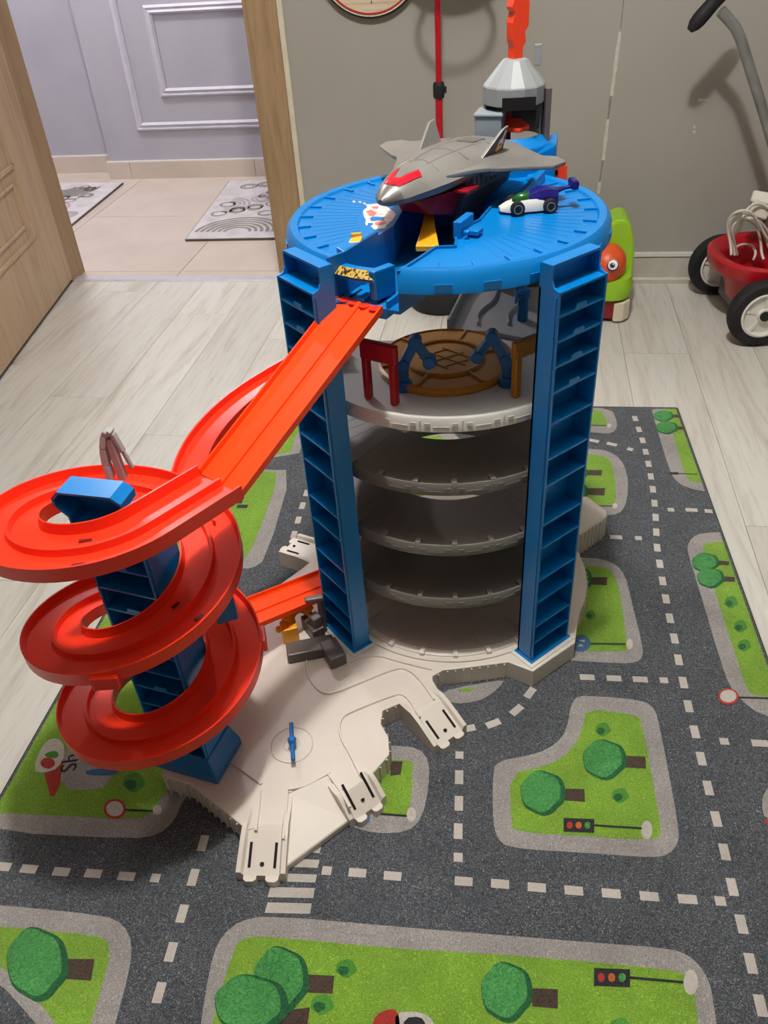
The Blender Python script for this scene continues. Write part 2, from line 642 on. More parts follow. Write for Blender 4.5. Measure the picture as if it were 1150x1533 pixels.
# open door leaf (local: x along the leaf from the hinge, y = thickness)
DL, DT = 0.78, 0.042
ang = atan2(-0.742, 0.128)
door = structure(MB().box((DL / 2, -DT / 2, 1.0), (DL, DT, 1.985)).build('door_1', OAK, bev=0.003))
door.location = (-1.500, 2.492, 0.006)
door.rotation_euler = (0, 0, ang)
# the seen face is local +y (towards +x room side); panels are raised mouldings
def door_frame(x0, x1, z0, z1, nm, wd=0.012):
    for (a, b, c, d) in ((x0, x1, z0, z0 + wd), (x0, x1, z1 - wd, z1), (x0, x0 + wd, z0, z1), (x1 - wd, x1, z0, z1)):
        mb_ = MB().box(((a + b) / 2, 0.0015, (c + d) / 2), (b - a, 0.008, d - c))
        mb_.build(nm, OAK, door, bev=0.0015)


for z0, z1 in ((0.215, 0.43), (0.55, 1.15), (1.28, 1.85)):
    door_frame(0.19, 0.59, z0, z1, 'panel_moulding')
    door_frame(0.235, 0.545, z0 + 0.045, z1 - 0.045, 'inner_moulding', 0.008)
MB().box((DL - 0.06, 0.02, 1.02), (0.03, 0.006, 0.16)).box((DL - 0.10, 0.05, 1.06), (0.11, 0.014, 0.018)).box((DL - 0.06, 0.035, 1.06), (0.016, 0.03, 0.016)).build('door_handle', STEEL, door, bev=0.003)

# hall
HY1, HY2, HXC = 3.76, 3.885, -1.90
hx0, hx1 = -3.0, 0.2
mb = MB().box(((HXC + hx1) / 2, HY1 + 0.15, ZC / 2), (hx1 - HXC, 0.30, ZC))
mb.box(((hx0 + HXC) / 2, HY2 + 0.10, ZC / 2), (HXC - hx0, 0.20, ZC))
wh = structure(mb.build('wall_hall', WALLH))
structure(MB().box((hx0 - 0.05, 3.2, ZC / 2), (0.1, 1.6, ZC)).build('wall_hall_left', WALLH))
structure(MB().box((hx1 + 0.05, 3.2, ZC / 2), (0.1, 1.19, ZC)).build('wall_hall_right', WALLH))
structure(MB().box(((hx0 + hx1) / 2, 3.2, ZC + 0.05), (hx1 - hx0, 1.7, 0.1)).build('ceiling.001', CEIL))
structure(MB().box(((hx0 + XL) / 2 - 0.05, YB + 0.05, ZC / 2), (XL - hx0, 0.1, ZC)).build('wall_hall_front', WALLH))


def hall_moulding(nm, x0, x1, z0, z1, wd):
    prof = [(-wd / 2, 0), (-wd / 2, 0.006), (-wd * 0.25, 0.014), (0.0, 0.009), (wd * 0.25, 0.016), (wd / 2, 0.006), (wd / 2, 0)]
    for a, b in (((x0, z0), (x1, z0)), ((x1, z0), (x1, z1)), ((x1, z1), (x0, z1)), ((x0, z1), (x0, z0))):
        a, b = Vector((a[0], 0, a[1])), Vector((b[0], 0, b[1]))
        t = (b - a).normalized()
        sdir = Vector((-t.z, 0, t.x))
        rings = []
        for p, e in ((a, 1), (b, -1)):
            rings.append([Vector((p.x, HY1 - h, p.z)) + sdir * s + t * (s * e) for s, h in prof])
        n = len(prof)
        mb_ = MB().add(rings[0] + rings[1], [(i, (i + 1) % n, n + (i + 1) % n, n + i) for i in range(n)])
        mb_.build(nm, WHITEH, wh)


WHITEH = mat('hall moulding paint', srgb(196, 194, 204), 0.45, 0.4, noise=(20, srgb(188, 186, 196), 0.8))
hall_moulding('moulding_strip', -1.712, -0.62, 0.222, 1.2, 0.034)
hall_moulding('moulding_strip', -1.567, -0.76, 0.357, 0.668, 0.034)

hb = structure(MB().box(((HXC + hx1) / 2 - 0.006, HY1 - 0.004, 0.0765), (hx1 - HXC + 0.012, 0.012, 0.005)).box(((hx0 + HXC) / 2 - 0.006, HY2 - 0.004, 0.0765), (HXC - hx0 - 0.012, 0.012, 0.005)).build('baseboard_hall', WHITEP))
xx = HXC - 0.012
for x1 in (-1.80, -1.20, -0.6, hx1):
    MB().box(((xx + x1) / 2, HY1 - 0.006, 0.037), (x1 - xx - 0.002, 0.012, 0.074)).build('baseboard_tile', TILE, hb)
    xx = x1
for a, b in ((-2.95, -2.4), (-2.4, HXC - 0.013)):
    MB().box(((a + b) / 2, HY2 - 0.006, 0.037), (b - a - 0.002, 0.012, 0.074)).build('baseboard_tile', TILE, hb)
MB().box((HXC - 0.006, (HY1 + HY2) / 2, 0.037), (0.012, HY2 - HY1, 0.074)).build('baseboard_tile', TILE, hb)
hf_ = structure(MB().box(((hx0 + hx1) / 2, (YB + 3.95) / 2, -0.021), (hx1 - hx0, 3.95 - YB, 0.03)).build('floor.001', GROUT))
ys = [YB, 2.595, 3.195, 3.795, 3.95]
xs = [-3.0, -2.35, -1.75, -1.15, -0.55, 0.2]
for i in range(len(xs) - 1):
    for j in range(len(ys) - 1):
        a, b, c, d = xs[i] + 0.0012, xs[i + 1] - 0.0012, ys[j] + 0.0012, ys[j + 1] - 0.0012
        o = MB().box((0, 0, -0.004), (b - a, d - c, 0.008)).build('tile', TILE, hf_)
        o.location = ((a + b) / 2, (c + d) / 2, 0)

# hall rugs
RUGW = rugmat('white shag', (214, 208, 208), (236, 230, 230), 0.6, 160)
RUGG = rugmat('grey shag pattern', (150, 140, 132), (170, 160, 150), 0.6, 200)
RUGP = rugmat('mauve shag pattern', (188, 172, 176), (206, 190, 194), 0.6, 200)
RUGT = rugmat('taupe shag pattern', (122, 110, 102), (140, 130, 120), 0.6, 200)
RUGE = rugmat('brown rug edge', (110, 98, 88), (120, 110, 100), 0.5, 200)


def hall_rug(poly, label, seed, rings):
    c = sum((Vector((p[0], p[1], 0)) for p in poly), Vector()) / len(poly)
    t = thing('hall_rug', label, 'rug', (c.x, c.y, 0), group='patterned hall rugs')
    MB().prism(poly, 0.0003, 0.009).build('pile', RUGW, t, off=c)
    mbp = MB()
    for (x, y, r, nr, mi, a0, a1) in rings:
        for k in range(nr):
            rr = r * (1 - 0.8 * k / max(1, nr)) if nr > 1 else r
            wd = min(0.013, rr * 0.3)
            P = arc((x, y), rr, a0, a1, 28)
            Q = arc((x, y), rr - wd, a0, a1, 28)
            for i in range(28):
                mbp.add([(P[i].x, P[i].y, 0.0095), (P[i + 1].x, P[i + 1].y, 0.0095), (Q[i + 1].x, Q[i + 1].y, 0.0095), (Q[i].x, Q[i].y, 0.0095)], [(0, 1, 2, 3)], mi)
    # keep the print inside the pile outline
    xs_ = [p[0] for p in poly]
    ys_ = [p[1] for p in poly]
    keep = [i for i, f in enumerate(mbp.f) if all(min(xs_) + 0.012 < mbp.v[k].x < max(xs_) - 0.012 and min(ys_) + 0.012 < mbp.v[k].y < max(ys_) - 0.012 for k in f)]
    mbp.f = [mbp.f[i] for i in keep]
    mbp.mi = [mbp.mi[i] for i in keep]
    mbp.build('swirl_print', [RUGG, RUGP, RUGT], t, off=c)
    e = MB()
    n = len(poly)
    for i in range(n):
        a, b = poly[i], poly[(i + 1) % n]
        e.beam((a[0], a[1], 0.004), (b[0], b[1], 0.004), 0.007, 0.0075)
    e.build('bound_edge', RUGE, t, off=c)


TAU = 2 * pi
hall_rug([(-1.237, 2.895), (-0.45, 2.915), (-0.45, 3.68), (-1.298, 3.66)], 'pale swirl patterned hall rug nearer the brown door jamb', 1,
         [(-1.06, 2.97, 0.17, 6, 0, 0.0, pi), (-1.20, 3.30, 0.10, 4, 1, -pi / 2, pi / 2), (-0.78, 3.05, 0.12, 5, 0, 0, TAU)] +
         [(-1.2 + 0.065 * (i % 8), 3.19 + 0.035 * (i % 3) + 0.05 * (i // 8), 0.034, 1, 0, 0, TAU) for i in range(16)] +
         [(-1.18 + 0.07 * i, 3.56 + 0.03 * (i % 2), 0.04, 2, 0, 0, TAU) for i in range(7)] +
         [(-1.07 + 0.02 * i, 3.38 + 0.05 * (i % 3), 0.05, 2, 1, 0, TAU) for i in range(3)])
hall_rug([(-2.6, 3.03), (-1.788, 3.03), (-1.815, 3.665), (-2.6, 3.70)], 'pale swirl patterned hall rug by the hall corner, partly behind the open door', 2,
         [(-2.06, 3.60, 0.17, 7, 2, -pi, 0), (-1.97, 3.60, 0.025, 1, 2, 0, TAU), (-1.90, 3.47, 0.03, 2, 2, 0, TAU), (-1.93, 3.57, 0.028, 2, 2, 0, TAU),
          (-2.02, 3.28, 0.12, 5, 1, -1.2, 1.9), (-1.87, 3.2, 0.05, 3, 1, 0, TAU)] +
         [(-2.1 + 0.05 * (i % 4), 3.4 + 0.04 * (i // 4), 0.03, 1, 0, 0, TAU) for i in range(8)])

# ------------------------------------------------------------------ play rug
RZ = 0.006
rug_poly = [(-0.690, -0.15), (0.462, -0.15), (0.380, 1.723), (-0.712, 1.702)]
ASPH = rugmat('charcoal rug pile', (70, 74, 80), (168, 170, 172), 0.85, 190, 0.53, 0.68)
KERB = rugmat('grey rug print', (160, 154, 150), (204, 198, 194), 0.9, 210)
LAWN = rugmat('lawn green rug print', (124, 168, 46), (164, 202, 82), 0.9, 210)
DASHM = rugmat('cream rug print', (222, 212, 202), (238, 230, 222), 0.8, 320)
TREEG = rugmat('tree green rug print', (58, 128, 66), (92, 158, 88), 0.8, 90, 0.42, 0.62)
TREED = rugmat('deep green rug print', (34, 92, 56), (52, 112, 66), 0.8, 120)
BUSH = rugmat('bush green rug print', (84, 146, 54), (66, 126, 56), 0.8, 120)
TRUNK = rugmat('brown rug print', (74, 58, 48), (96, 78, 66), 0.8, 200)
INK = rugmat('black rug print', (38, 38, 40), (60, 60, 62), 0.6, 300)
REDP = rugmat('red rug print', (196, 52, 44), (214, 80, 66), 0.8, 300)
AMBP = rugmat('orange rug print', (222, 110, 40), (232, 130, 60), 0.8, 300)
SKYP = rugmat('blue rug print', (66, 112, 160), (92, 134, 178), 0.8, 300)
EDGE = rugmat('rug hem', (54, 66, 48), (70, 80, 60), 0.6, 300)
RM = [ASPH, KERB, LAWN, DASHM, TREEG, TREED, BUSH, TRUNK, INK, REDP, AMBP, SKYP]
rc = Vector((-0.13, 0.79, 0))
rug = thing('play_rug', 'dark grey play rug printed with roads, lawns and trees, under the toy garage', 'rug', rc)
MB().prism(rug_poly, 0.0002, RZ).build('pile', ASPH, rug, off=rc)
e = MB()
for i in range(4):
    a, b = rug_poly[i], rug_poly[(i + 1) % 4]
    e.beam((a[0], a[1], 0.0032), (b[0], b[1], 0.0032), 0.005, 0.0054)
e.build('hem', EDGE, rug, off=rc)
PR = MB()
LV = 0.0002


def clip(poly):
    """keep a print outline on the rug (Sutherland-Hodgman against the rug quad)"""
    c = sum((Vector((p[0], p[1])) for p in rug_poly), Vector((0, 0))) / 4
    q = [(p[0] + (c.x - p[0]) * 0.006, p[1] + (c.y - p[1]) * 0.006) for p in rug_poly]
    out = [Vector((p[0], p[1])) for p in poly]
    for i in range(4):
        a, b = Vector(q[i]), Vector(q[(i + 1) % 4])
        nrm = Vector((-(b - a).y, (b - a).x))
        inp, out = out, []
        for k in range(len(inp)):
            p, r = inp[k], inp[(k + 1) % len(inp)]
            dp, dr = (p - a).dot(nrm), (r - a).dot(nrm)
            if dp >= 0:
                out.append(p)
            if (dp >= 0) != (dr >= 0):
                out.append(p.lerp(r, dp / (dp - dr)))
        if not out:
            return []
    return out


def pr(poly, lvl, mi, smooth=0):
    P = [Vector((p[0], p[1], 0)) for p in poly]
    if smooth:
        P = chaikin(P, smooth)
    P = clip(P)
    if len(P) > 2:
        PR.flat([(p.x, p.y, RZ + LV * lvl) for p in P], None, mi)


def K(ox, oy, s):
    return lambda l: [at(ox + x / s, oy + y / s, RZ) for x, y in l]


A_ = K(600, 1000, 2.091)     # right bottom of the photograph
B_ = K(0, 1000, 1.917)       # left bottom
C_ = K(850, 580, 3.067)      # right edge
D_ = K(0, 540, 2.396)        # left middle
I_ = K(0, 0, 1.0)


def ell(kf, cx, cy, rx, ry, n=20, wob=0.05):
    return kf([(cx + rx * cos(TAU * i / n) * (1 + wob * sin(i * 2.3)), cy + ry * sin(TAU * i / n) * (1 + wob * cos(i * 1.7))) for i in range(n)])


TREEN = [0]


def tree(kf, cx, cy, rx, ry, trunk):
    TREEN[0] += 1
    l0 = 3 + 3 * (TREEN[0] % 2)
    pr(kf(trunk), 3, 7)
    pr(ell(kf, cx, cy, rx, ry, 16, 0.07), l0 + 1, 5, 2)
    pr(ell(kf, cx - rx * 0.10, cy - ry * 0.06, rx * 0.88, ry * 0.9, 16, 0.08), l0 + 2, 4, 2)


def bush(kf, cx, cy, r):
    pr(ell(kf, cx, cy, r, r * 0.85, 14, 0.12), 3, 6, 1)
    pr(ell(kf, cx - r * 0.25, cy + r * 0.2, r * 0.5, r * 0.45, 12, 0.12), 4, 5, 1)


def pole(kf, a, b, wd=5):
    pr(kf([(a[0], a[1] - wd / 2), (b[0], b[1] - wd / 2), (b[0], b[1] + wd / 2), (a[0], a[1] + wd / 2)]), 4, 8)


def lights(kf, x0, y0, x1, y1, pe, cap):
    pr(kf([(x0, y0), (x1, y0 + 4), (x1, y1), (x0, y1 - 4)]), 4, 8)
    w_ = (x1 - x0)
    for i, mi in enumerate((9, 10, 4)):
        pr(ell(kf, x0 + w_ * (0.2 + 0.29 * i), (y0 + y1) / 2, w_ * 0.1, (y1 - y0) * 0.24, 12, 0), 5, mi)
    pole(kf, (x1, (y0 + y1) / 2), pe, (y1 - y0) * 0.14)
    pr(ell(kf, cap[0], cap[1], cap[2], cap[3], 14, 0), 4, 3)


# block in the right foreground
pr(A_([(530, 125), (548, 90), (590, 87), (740, 98), (790, 118), (808, 165), (872, 500), (868, 555), (830, 590), (770, 593), (600, 580), (340, 565),
       (303, 535), (288, 480), (288, 340), (298, 292), (400, 275), (460, 255), (505, 220), (524, 175)]), 1, 1, 2)
pr(A_([(580, 127), (735, 147), (755, 165), (812, 480), (815, 525), (780, 540), (600, 528), (356, 514), (345, 480), (342, 332), (440, 310), (500, 288), (548, 240), (570, 190)]), 2, 2, 1)
tree(A_, 445, 392, 72, 70, [(505, 378), (575, 380), (577, 420), (508, 415)])
tree(A_, 638, 288, 70, 63, [(698, 275), (766, 278), (768, 316), (700, 312)])
bush(A_, 633, 193, 25)
bush(A_, 687, 400, 27)
lights(A_, 510, 470, 606, 517, (755, 503), (770, 508, 18, 30))
# big front lawn
pr(B_([(565, 1100), (590, 930), (612, 820), (640, 765), (690, 725), (770, 710)]) + A_([(60, 816), (300, 835), (600, 860), (840, 877), (905, 900), (955, 955), (978, 1025), (1010, 1300), (0, 1400)]) + B_([(520, 1300)]), 1, 1, 1)
pr(B_([(600, 1050), (672, 800), (700, 775), (760, 770)]) + A_([(0, 880), (200, 890), (500, 912), (850, 945), (900, 965), (922, 1020), (950, 1300), (0, 1400)]) + B_([(560, 1250)]), 2, 2, 1)
tree(B_, 722, 968, 108, 88, [(798, 985), (890, 975), (882, 1030), (800, 1022)])
tree(B_, 808, 895, 80, 96, [(880, 880), (960, 884), (955, 936), (880, 932)])
bush(B_, 994, 863, 31)
bush(B_, 925, 966, 34)
tree(A_, 332, 1015, 82, 94, [(410, 1003), (492, 1006), (492, 1067), (412, 1060)])
bush(A_, 686, 1125, 34)
lights(A_, 605, 940, 718, 1000, (885, 985), (908, 985, 23, 40))
# printed car at the front edge of the photograph
pr(I_([(556, 1540), (562, 1520), (580, 1511), (596, 1512), (600, 1545)]), 3, 9, 1)
pr(I_([(592, 1545), (592, 1516), (622, 1514), (640, 1520), (650, 1530), (648, 1550)]), 3, 3, 1)
pr(I_([(602, 1548), (606, 1524), (630, 1522), (638, 1534), (636, 1548)]), 4, 8, 1)
# left front block
pr(B_([(-420, 650), (0, 680), (300, 710), (355, 735), (380, 790), (372, 870), (320, 1060), (300, 1200), (200, 1180), (120, 1040), (50, 960), (0, 905), (-420, 700)]), 1, 1, 1)
pr(B_([(-400, 715), (0, 742), (285, 768), (314, 790), (312, 850), (255, 1040), (220, 1120), (150, 1000), (60, 912), (0, 850)]), 2, 2, 1)
tree(B_, 108, 850, 90, 106, [(178, 835), (272, 836), (262, 898), (178, 892)])
# left block with the shop
blk = [at(0, 1246, RZ), at(200, 1256, RZ), at(238, 1250, RZ), at(262, 1228, RZ), at(275, 1195, RZ), Vector((-0.40, 0.66, 0)), Vector((-0.40, 1.03, 0)), Vector((-0.72, 1.03, 0)), Vector((-0.75, 0.55, 0))]
pr(blk, 1, 1, 1)
blk = [at(-20, 1216, RZ), at(100, 1222, RZ), at(205, 1227, RZ), at(232, 1217, RZ), at(243, 1190, RZ), Vector((-0.435, 0.67, 0)), Vector((-0.44, 0.99, 0)), Vector((-0.74, 0.99, 0)), Vector((-0.76, 0.5, 0))]
pr(blk, 2, 2, 1)
S_ = K(0, 800, 2.396)        # left middle-low
pr(S_([(222, 770), (300, 760), (420, 790), (400, 880), (360, 918), (215, 918)]), 3, 1, 1)            # shop wall
pr(S_([(160, 860), (230, 790), (215, 900), (195, 942), (180, 938)]), 4, 9)                         # red awning
pr(S_([(118, 850), (150, 760), (185, 730), (225, 740), (235, 790), (210, 840), (160, 858)]), 5, 3, 1)   # sign plate
pr(ell(S_, 172, 822, 26, 20, 16, 0.04), 6, 9)
pr(S_([(158, 792), (180, 780), (205, 778), (212, 792), (205, 804), (175, 804)]), 6, 6, 1)
pr(S_([(150, 826), (152, 822), (162, 826), (160, 830)]), 7, 8)
pr(S_([(308, 845), (420, 838), (420, 866), (312, 866)]), 4, 11, 1)
bush(S_, 480, 890, 40)
pr(ell(B_, 330, 405, 32, 29, 18, 0), 4, 9)
pr(ell(B_, 330, 405, 25, 22, 18, 0), 5, 3)
pole(B_, (360, 408), (445, 411), 5)
pr(ell(B_, 452, 408, 13, 16, 12, 0), 5, 3)
# lawn behind the spiral, running up under the garage
pr([at(438, 703, RZ), at(398, 838, RZ), at(376, 852, RZ), at(355, 850, RZ), Vector((-0.60, 1.06, 0)), Vector((-0.715, 1.06, 0)), Vector((-0.72, 1.44, 0)), at(400, 704, RZ)], 1, 1, 1)
pr([at(420, 707, RZ), at(382, 812, RZ), at(366, 838, RZ), at(345, 842, RZ), Vector((-0.62, 1.10, 0)), Vector((-0.72, 1.10, 0)), Vector((-0.725, 1.43, 0)), at(396, 706, RZ)], 2, 2, 1)
for q in ((348, 749), (356, 756)):
    pr(I_([(q[0], q[1]), (q[0] + 16, q[1]), (q[0] + 14, q[1] + 5), (q[0] - 2, q[1] + 5)]), 4, 8)
pr([at(443, 692, RZ), at(462, 640, RZ), Vector((-0.41, 1.60, 0)), Vector((-0.42, 1.675, 0)), Vector((-0.69, 1.675, 0)), Vector((-0.71, 1.50, 0))], 1, 1, 1)
pr([at(432, 690, RZ), at(446, 640, RZ), Vector((-0.44, 1.60, 0)), Vector((-0.45, 1.69, 0)), Vector((-0.71, 1.69, 0)), Vector((-0.72, 1.515, 0))], 2, 2, 1)
for cx, cy in ((366, 622), (350, 640), (338, 660)):
    pr([at(cx + 24 * cos(TAU * i / 16), cy + 16 * sin(TAU * i / 16), RZ) for i in range(16)], 4 if cy != 640 else 6, 5, 1)
    pr([at(cx - 2 + 20 * cos(TAU * i / 16), cy - 1 + 13 * sin(TAU * i / 16), RZ) for i in range(16)], 5 if cy != 640 else 7, 4, 1)
# lawn glimpsed through the floors of the garage
pr([Vector((-0.33, 1.25, 0)), Vector((-0.10, 1.26, 0)), Vector((-0.08, 1.60, 0)), Vector((-0.31, 1.60, 0))], 1, 1, 1)
pr([Vector((-0.30, 1.28, 0)), Vector((-0.13, 1.29, 0)), Vector((-0.115, 1.57, 0)), Vector((-0.28, 1.57, 0))], 2, 2, 1)
# right column of blocks
pr(C_([(-30, 60), (200, 100), (222, 140), (228, 185), (205, 210), (160, 212), (-40, 190)]), 1, 1, 1)
pr(C_([(-30, 80), (150, 105), (172, 135), (186, 170), (165, 178), (-40, 170)]), 2, 2, 1)
pole(C_, (60, 174), (185, 176), 3)
pr(ell(C_, 190, 177, 10, 10, 12, 0), 5, 3)
pr(C_([(-60, 270), (120, 283), (190, 292), (245, 330), (272, 390), (279, 470), (265, 545), (235, 582), (170, 588), (-60, 580)]), 1, 1, 1)
pr(C_([(-60, 300), (120, 308), (175, 318), (205, 350), (218, 420), (222, 515), (212, 545), (-60, 545)]), 2, 2, 1)
tree(C_, 40, 393, 52, 40, [(85, 380), (158, 380), (156, 406), (85, 404)])
tree(C_, 40, 480, 55, 45, [(85, 464), (172, 463), (168, 498), (85, 494)])
pole(C_, (100, 544), (212, 546), 4)
pr(ell(C_, 217, 545, 12, 12, 12, 0), 5, 3)
pr(C_([(-60, 770), (60, 780), (160, 788), (225, 815), (265, 865), (288, 960), (345, 1190), (345, 1235), (320, 1262), (250, 1268), (-60, 1250)]), 1, 1, 1)
pr(C_([(-60, 810), (60, 818), (165, 824), (212, 852), (238, 930), (276, 1190), (268, 1216), (-60, 1205)]), 2, 2, 1)
tree(C_, 62, 885, 50, 60, [(105, 873), (182, 872), (180, 910), (105, 906)])
bush(C_, 105, 1046, 24)
pr(ell(C_, 63, 1176, 42, 39, 20, 0), 5, 11)
pr(C_([(50, 1164), (80, 1160), (76, 1172)]), 6, 3)
pr(C_([(44, 1192), (72, 1190), (60, 1180)]), 6, 3)
pole(C_, (104, 1178), (266, 1180), 8)
pr(ell(C_, 284, 1181, 15, 24, 14, 0), 5, 3)
pr(C_([(384, 90), (395, 140), (470, 390), (500, 432), (545, 460), (640, 480), (700, 470), (640, 90)]), 1, 1, 1)
pr(C_([(440, 95), (480, 200), (535, 390), (560, 430), (640, 445), (700, 440), (640, 90)]), 2, 2)
tree(C_, 440, 133, 48, 26, [(478, 126), (512, 126), (512, 140), (478, 138)])
tree(C_, 455, 186, 52, 29, [(500, 180), (532, 181), (530, 195), (500, 193)])
pr(C_([(466, 390), (508, 390), (508, 402), (466, 402)]), 4, 8)
pole(C_, (508, 396), (596, 400), 4)
pr(C_([(780, 664), (620, 667), (572, 688), (548, 730), (556, 775), (620, 980), (700, 1250), (742, 1370), (800, 1440), (880, 1500), (1080, 1560), (1080, 1000)]), 1, 1, 1)
pr(C_([(760, 712), (640, 710), (615, 735), (690, 980), (790, 1290), (822, 1385), (850, 1415), (1080, 1440), (1080, 1000)]), 2, 2, 1)
tree(C_, 632, 805, 64, 45, [(682, 795), (742, 800), (740, 818), (682, 816)])
tree(C_, 656, 876, 63, 46, [(710, 868), (768, 872), (768, 894), (710, 892)])
for b_ in ((750, 987), (793, 1098), (810, 1185)):
    bush(C_, b_[0], b_[1], 32)
pr(ell(C_, 737, 1422, 48, 38, 20, 0), 6, 9)
pr(ell(C_, 737, 1420, 38, 29, 20, 0), 7, 3)
pole(C_, (782, 1424), (930, 1429), 8)
pr(A_([(1160, 365), (1138, 390), (1130, 425), (1140, 475), (1300, 530), (1300, 340)]), 1, 1, 1)
pr(A_([(1138, 474), (1160, 474), (1160, 490), (1146, 488)]), 3, 9)
pr(A_([(1190, 400), (1170, 430), (1176, 455), (1300, 480), (1300, 390)]), 2, 2, 1)
# kerb nose under the plate bay
pr(A_([(120, 85), (160, 64), (300, 40), (330, 40), (270, 95), (200, 112), (150, 108)]), 1, 1, 1)
pr(A_([(180, 68), (230, 58), (225, 72), (185, 76)]), 2, 2, 1)
# block under the two front prongs
pr(I_([(520, 1235), (560, 1248), (610, 1246), (632, 1225), (642, 1180), (643, 1140), (628, 1120), (590, 1116), (520, 1115)]), 1, 1, 1)
pr(I_([(530, 1216), (612, 1222), (617, 1180), (618, 1142), (610, 1138), (530, 1138)]), 2, 2)
pr(I_([(586, 1140), (603, 1140), (600, 1160), (584, 1162)]), 3, 7)
pole(I_, (560, 1218), (610, 1222), 3)
pr(ell(I_, 616, 1220, 7, 11, 14, 0), 5, 3)
pr(ell(I_, 537, 1226, 17, 11, 16, 0), 5, 11)


def dashes(pts, L=0.5, wd=0.0115, short=()):
    n = len(pts)
    for i, p in enumerate(pts):
        a = pts[max(0, i - 1)]
        b = pts[min(n - 1, i + 1)]
        if n == 1:
            t = Vector((1, 0, 0))
            sp = 0.09
        else:
            t = (b - a)
            sp = t.length / (1 if i in (0, n - 1) else 2)
            t.normalize()
        ln = 0.0225
        if i in short:
            ln *= 0.55
        sd = Vector((-t.y, t.x, 0))
        pr([p + t * ln / 2 * s1 + sd * wd / 2 * s2 for s1, s2 in ((-1, -1), (1, -1), (1, 1), (-1, 1))], 1.6, 3)


dashes(B_([(1127, 597), (1026, 588), (938, 582)])[::-1] + A_([(85, 659), (197, 668), (311, 676), (426, 687), (542, 697), (659, 706), (778, 715), (898, 724), (1001, 730)])[1:], short=(0, 10))
dashes(B_([(446, 603), (363, 598), (268, 590), (176, 585), (83, 577), (8, 570)]), short=(0,))
dashes(B_([(583, 503), (555, 601), (523, 705), (491, 815), (457, 932), (420, 1060)]))
dashes(A_([(184, 273), (183, 342), (182, 424), (180, 511), (180, 593)]), short=(0, 4))
dashes(A_([(885, 46), (901, 120), (921, 200), (941, 284), (963, 376), (988, 473), (1014, 576), (1038, 686), (1067, 802), (1096, 925), (1127, 1057)]))
dashes(C_([(310, 143), (327, 193), (344, 243), (358, 296), (371, 351), (382, 409), (391, 468), (399, 532), (404, 597), (407, 665), (411, 736), (423, 810), (436, 889), (451, 971), (469, 1060), (490, 1153), (509, 1251)]))
dashes(C_([(90, 1331), (213, 1336), (333, 1341), (442, 1345)]), short=(3,))
dashes(C_([(100, 684), (222, 688), (325, 692)]), short=(2,))
dashes(C_([(474, 562), (569, 563), (657, 569)]), short=(0,))
dashes(C_([(120, 245), (203, 261), (287, 284)]), short=(2,))
dashes(A_([(405, 78), (363, 132), (290, 174), (210, 190)]))
dashes(A_([(1013, 230), (1125, 236)]), short=(0,))
dashes(D_([(1100, 475), (1085, 520), (1070, 572), (1055, 624), (1040, 678)]))
for a, b, c, d in ((872, 922, 512, 532), (838, 917, 548, 574), (800, 910, 590, 616), (768, 904, 629, 661), (760, 895, 673, 706)):
    pr(B_([(a + 8, c), (b, c + 3), (b - 5, d), (a, d - 3)]), 1.6, 3)
PR.build('road_print', RM, rug, off=rc, fix=False)
# lettering on the printed shop
cu = bpy.data.curves.new('letters', 'FONT')
cu.body = 'Sh'
cu.size = 0.034
to = bpy.data.objects.new('tmp_text', cu)
COL.objects.link(to)
dg = bpy.context.evaluated_depsgraph_get()
tm = bpy.data.meshes.new_from_object(to.evaluated_get(dg))
bpy.data.objects.remove(to)
p0 = S_([(272, 850)])[0]
p1 = S_([(288, 770)])[0]
rot = Matrix.Rotation(atan2(p1.y - p0.y, p1.x - p0.x), 3, 'Z')
mb = MB()
mb.add([rot @ v.co + p0 + Vector((0, 0, LV * 6)) for v in tm.vertices], [tuple(p.vertices) for p in tm.polygons])
mb.build('shop_lettering', INK, rug, off=rc, fix=False)

# ------------------------------------------------------------------ toy garage
TX, TY = -0.095, 1.070
G0 = Vector((TX, TY, RZ))
gar = thing('toy_garage', 'tall blue toy parking garage with grey floors and red spiral track on the rug', 'toy garage', G0)
PZ = 0.042


def gp(mb_, name, M, parent=None, **kw):
    kw.setdefault('off', G0)
    return mb_.build(name, M, parent or gar, **kw)


# ---- base plate
P_ = K(220, 840, 2.3)


def px(l, z):
    return [at(u, v, z) for u, v in l]


def p3(l, z):
    return [at(220 + x / 2.3, 840 + y / 2.3, z) for x, y in l]


outline = p3([(50, 735), (150, 768), (345, 925)], PZ)
outline += p3([(480, 900), (485, 800), (625, 735), (672, 795), (730, 772)], PZ)     # between prong 1 and prong 2
outline += p3([(765, 745), (835, 665), (832, 605), (806, 560), (812, 515), (870, 490)], PZ)
outline += p3([(905, 520), (1020, 470), (985, 410)], PZ)
outline += px([(648, 1012), (664, 1003), (700, 999), (761, 991), (798, 1005), (861, 962)], PZ)
outline += [Vector((TX + 0.235 * cos(a), TY + 0.235 * sin(a), PZ)) for a in [radians(-22 + 10 * i) for i in range(0, 20)]]
outline += [Vector((-0.36, 1.06, PZ)), Vector((-0.42, 0.97, PZ)), Vector((-0.475, 0.88, PZ)), Vector((-0.475, 0.75, PZ))]
plate = gp(MB().prism([(p.x, p.y) for p in outline], RZ, PZ), 'base_plate', CREAM, bev=0.0025)

# skirt ribs along the visible edges
rw = [at(846, 742, 0.058), at(880, 743, 0.058), at(909, 765, 0.058), at(907, 774, 0.058), at(868, 800, 0.058), at(846, 812, 0.058)]
ribs = MB()


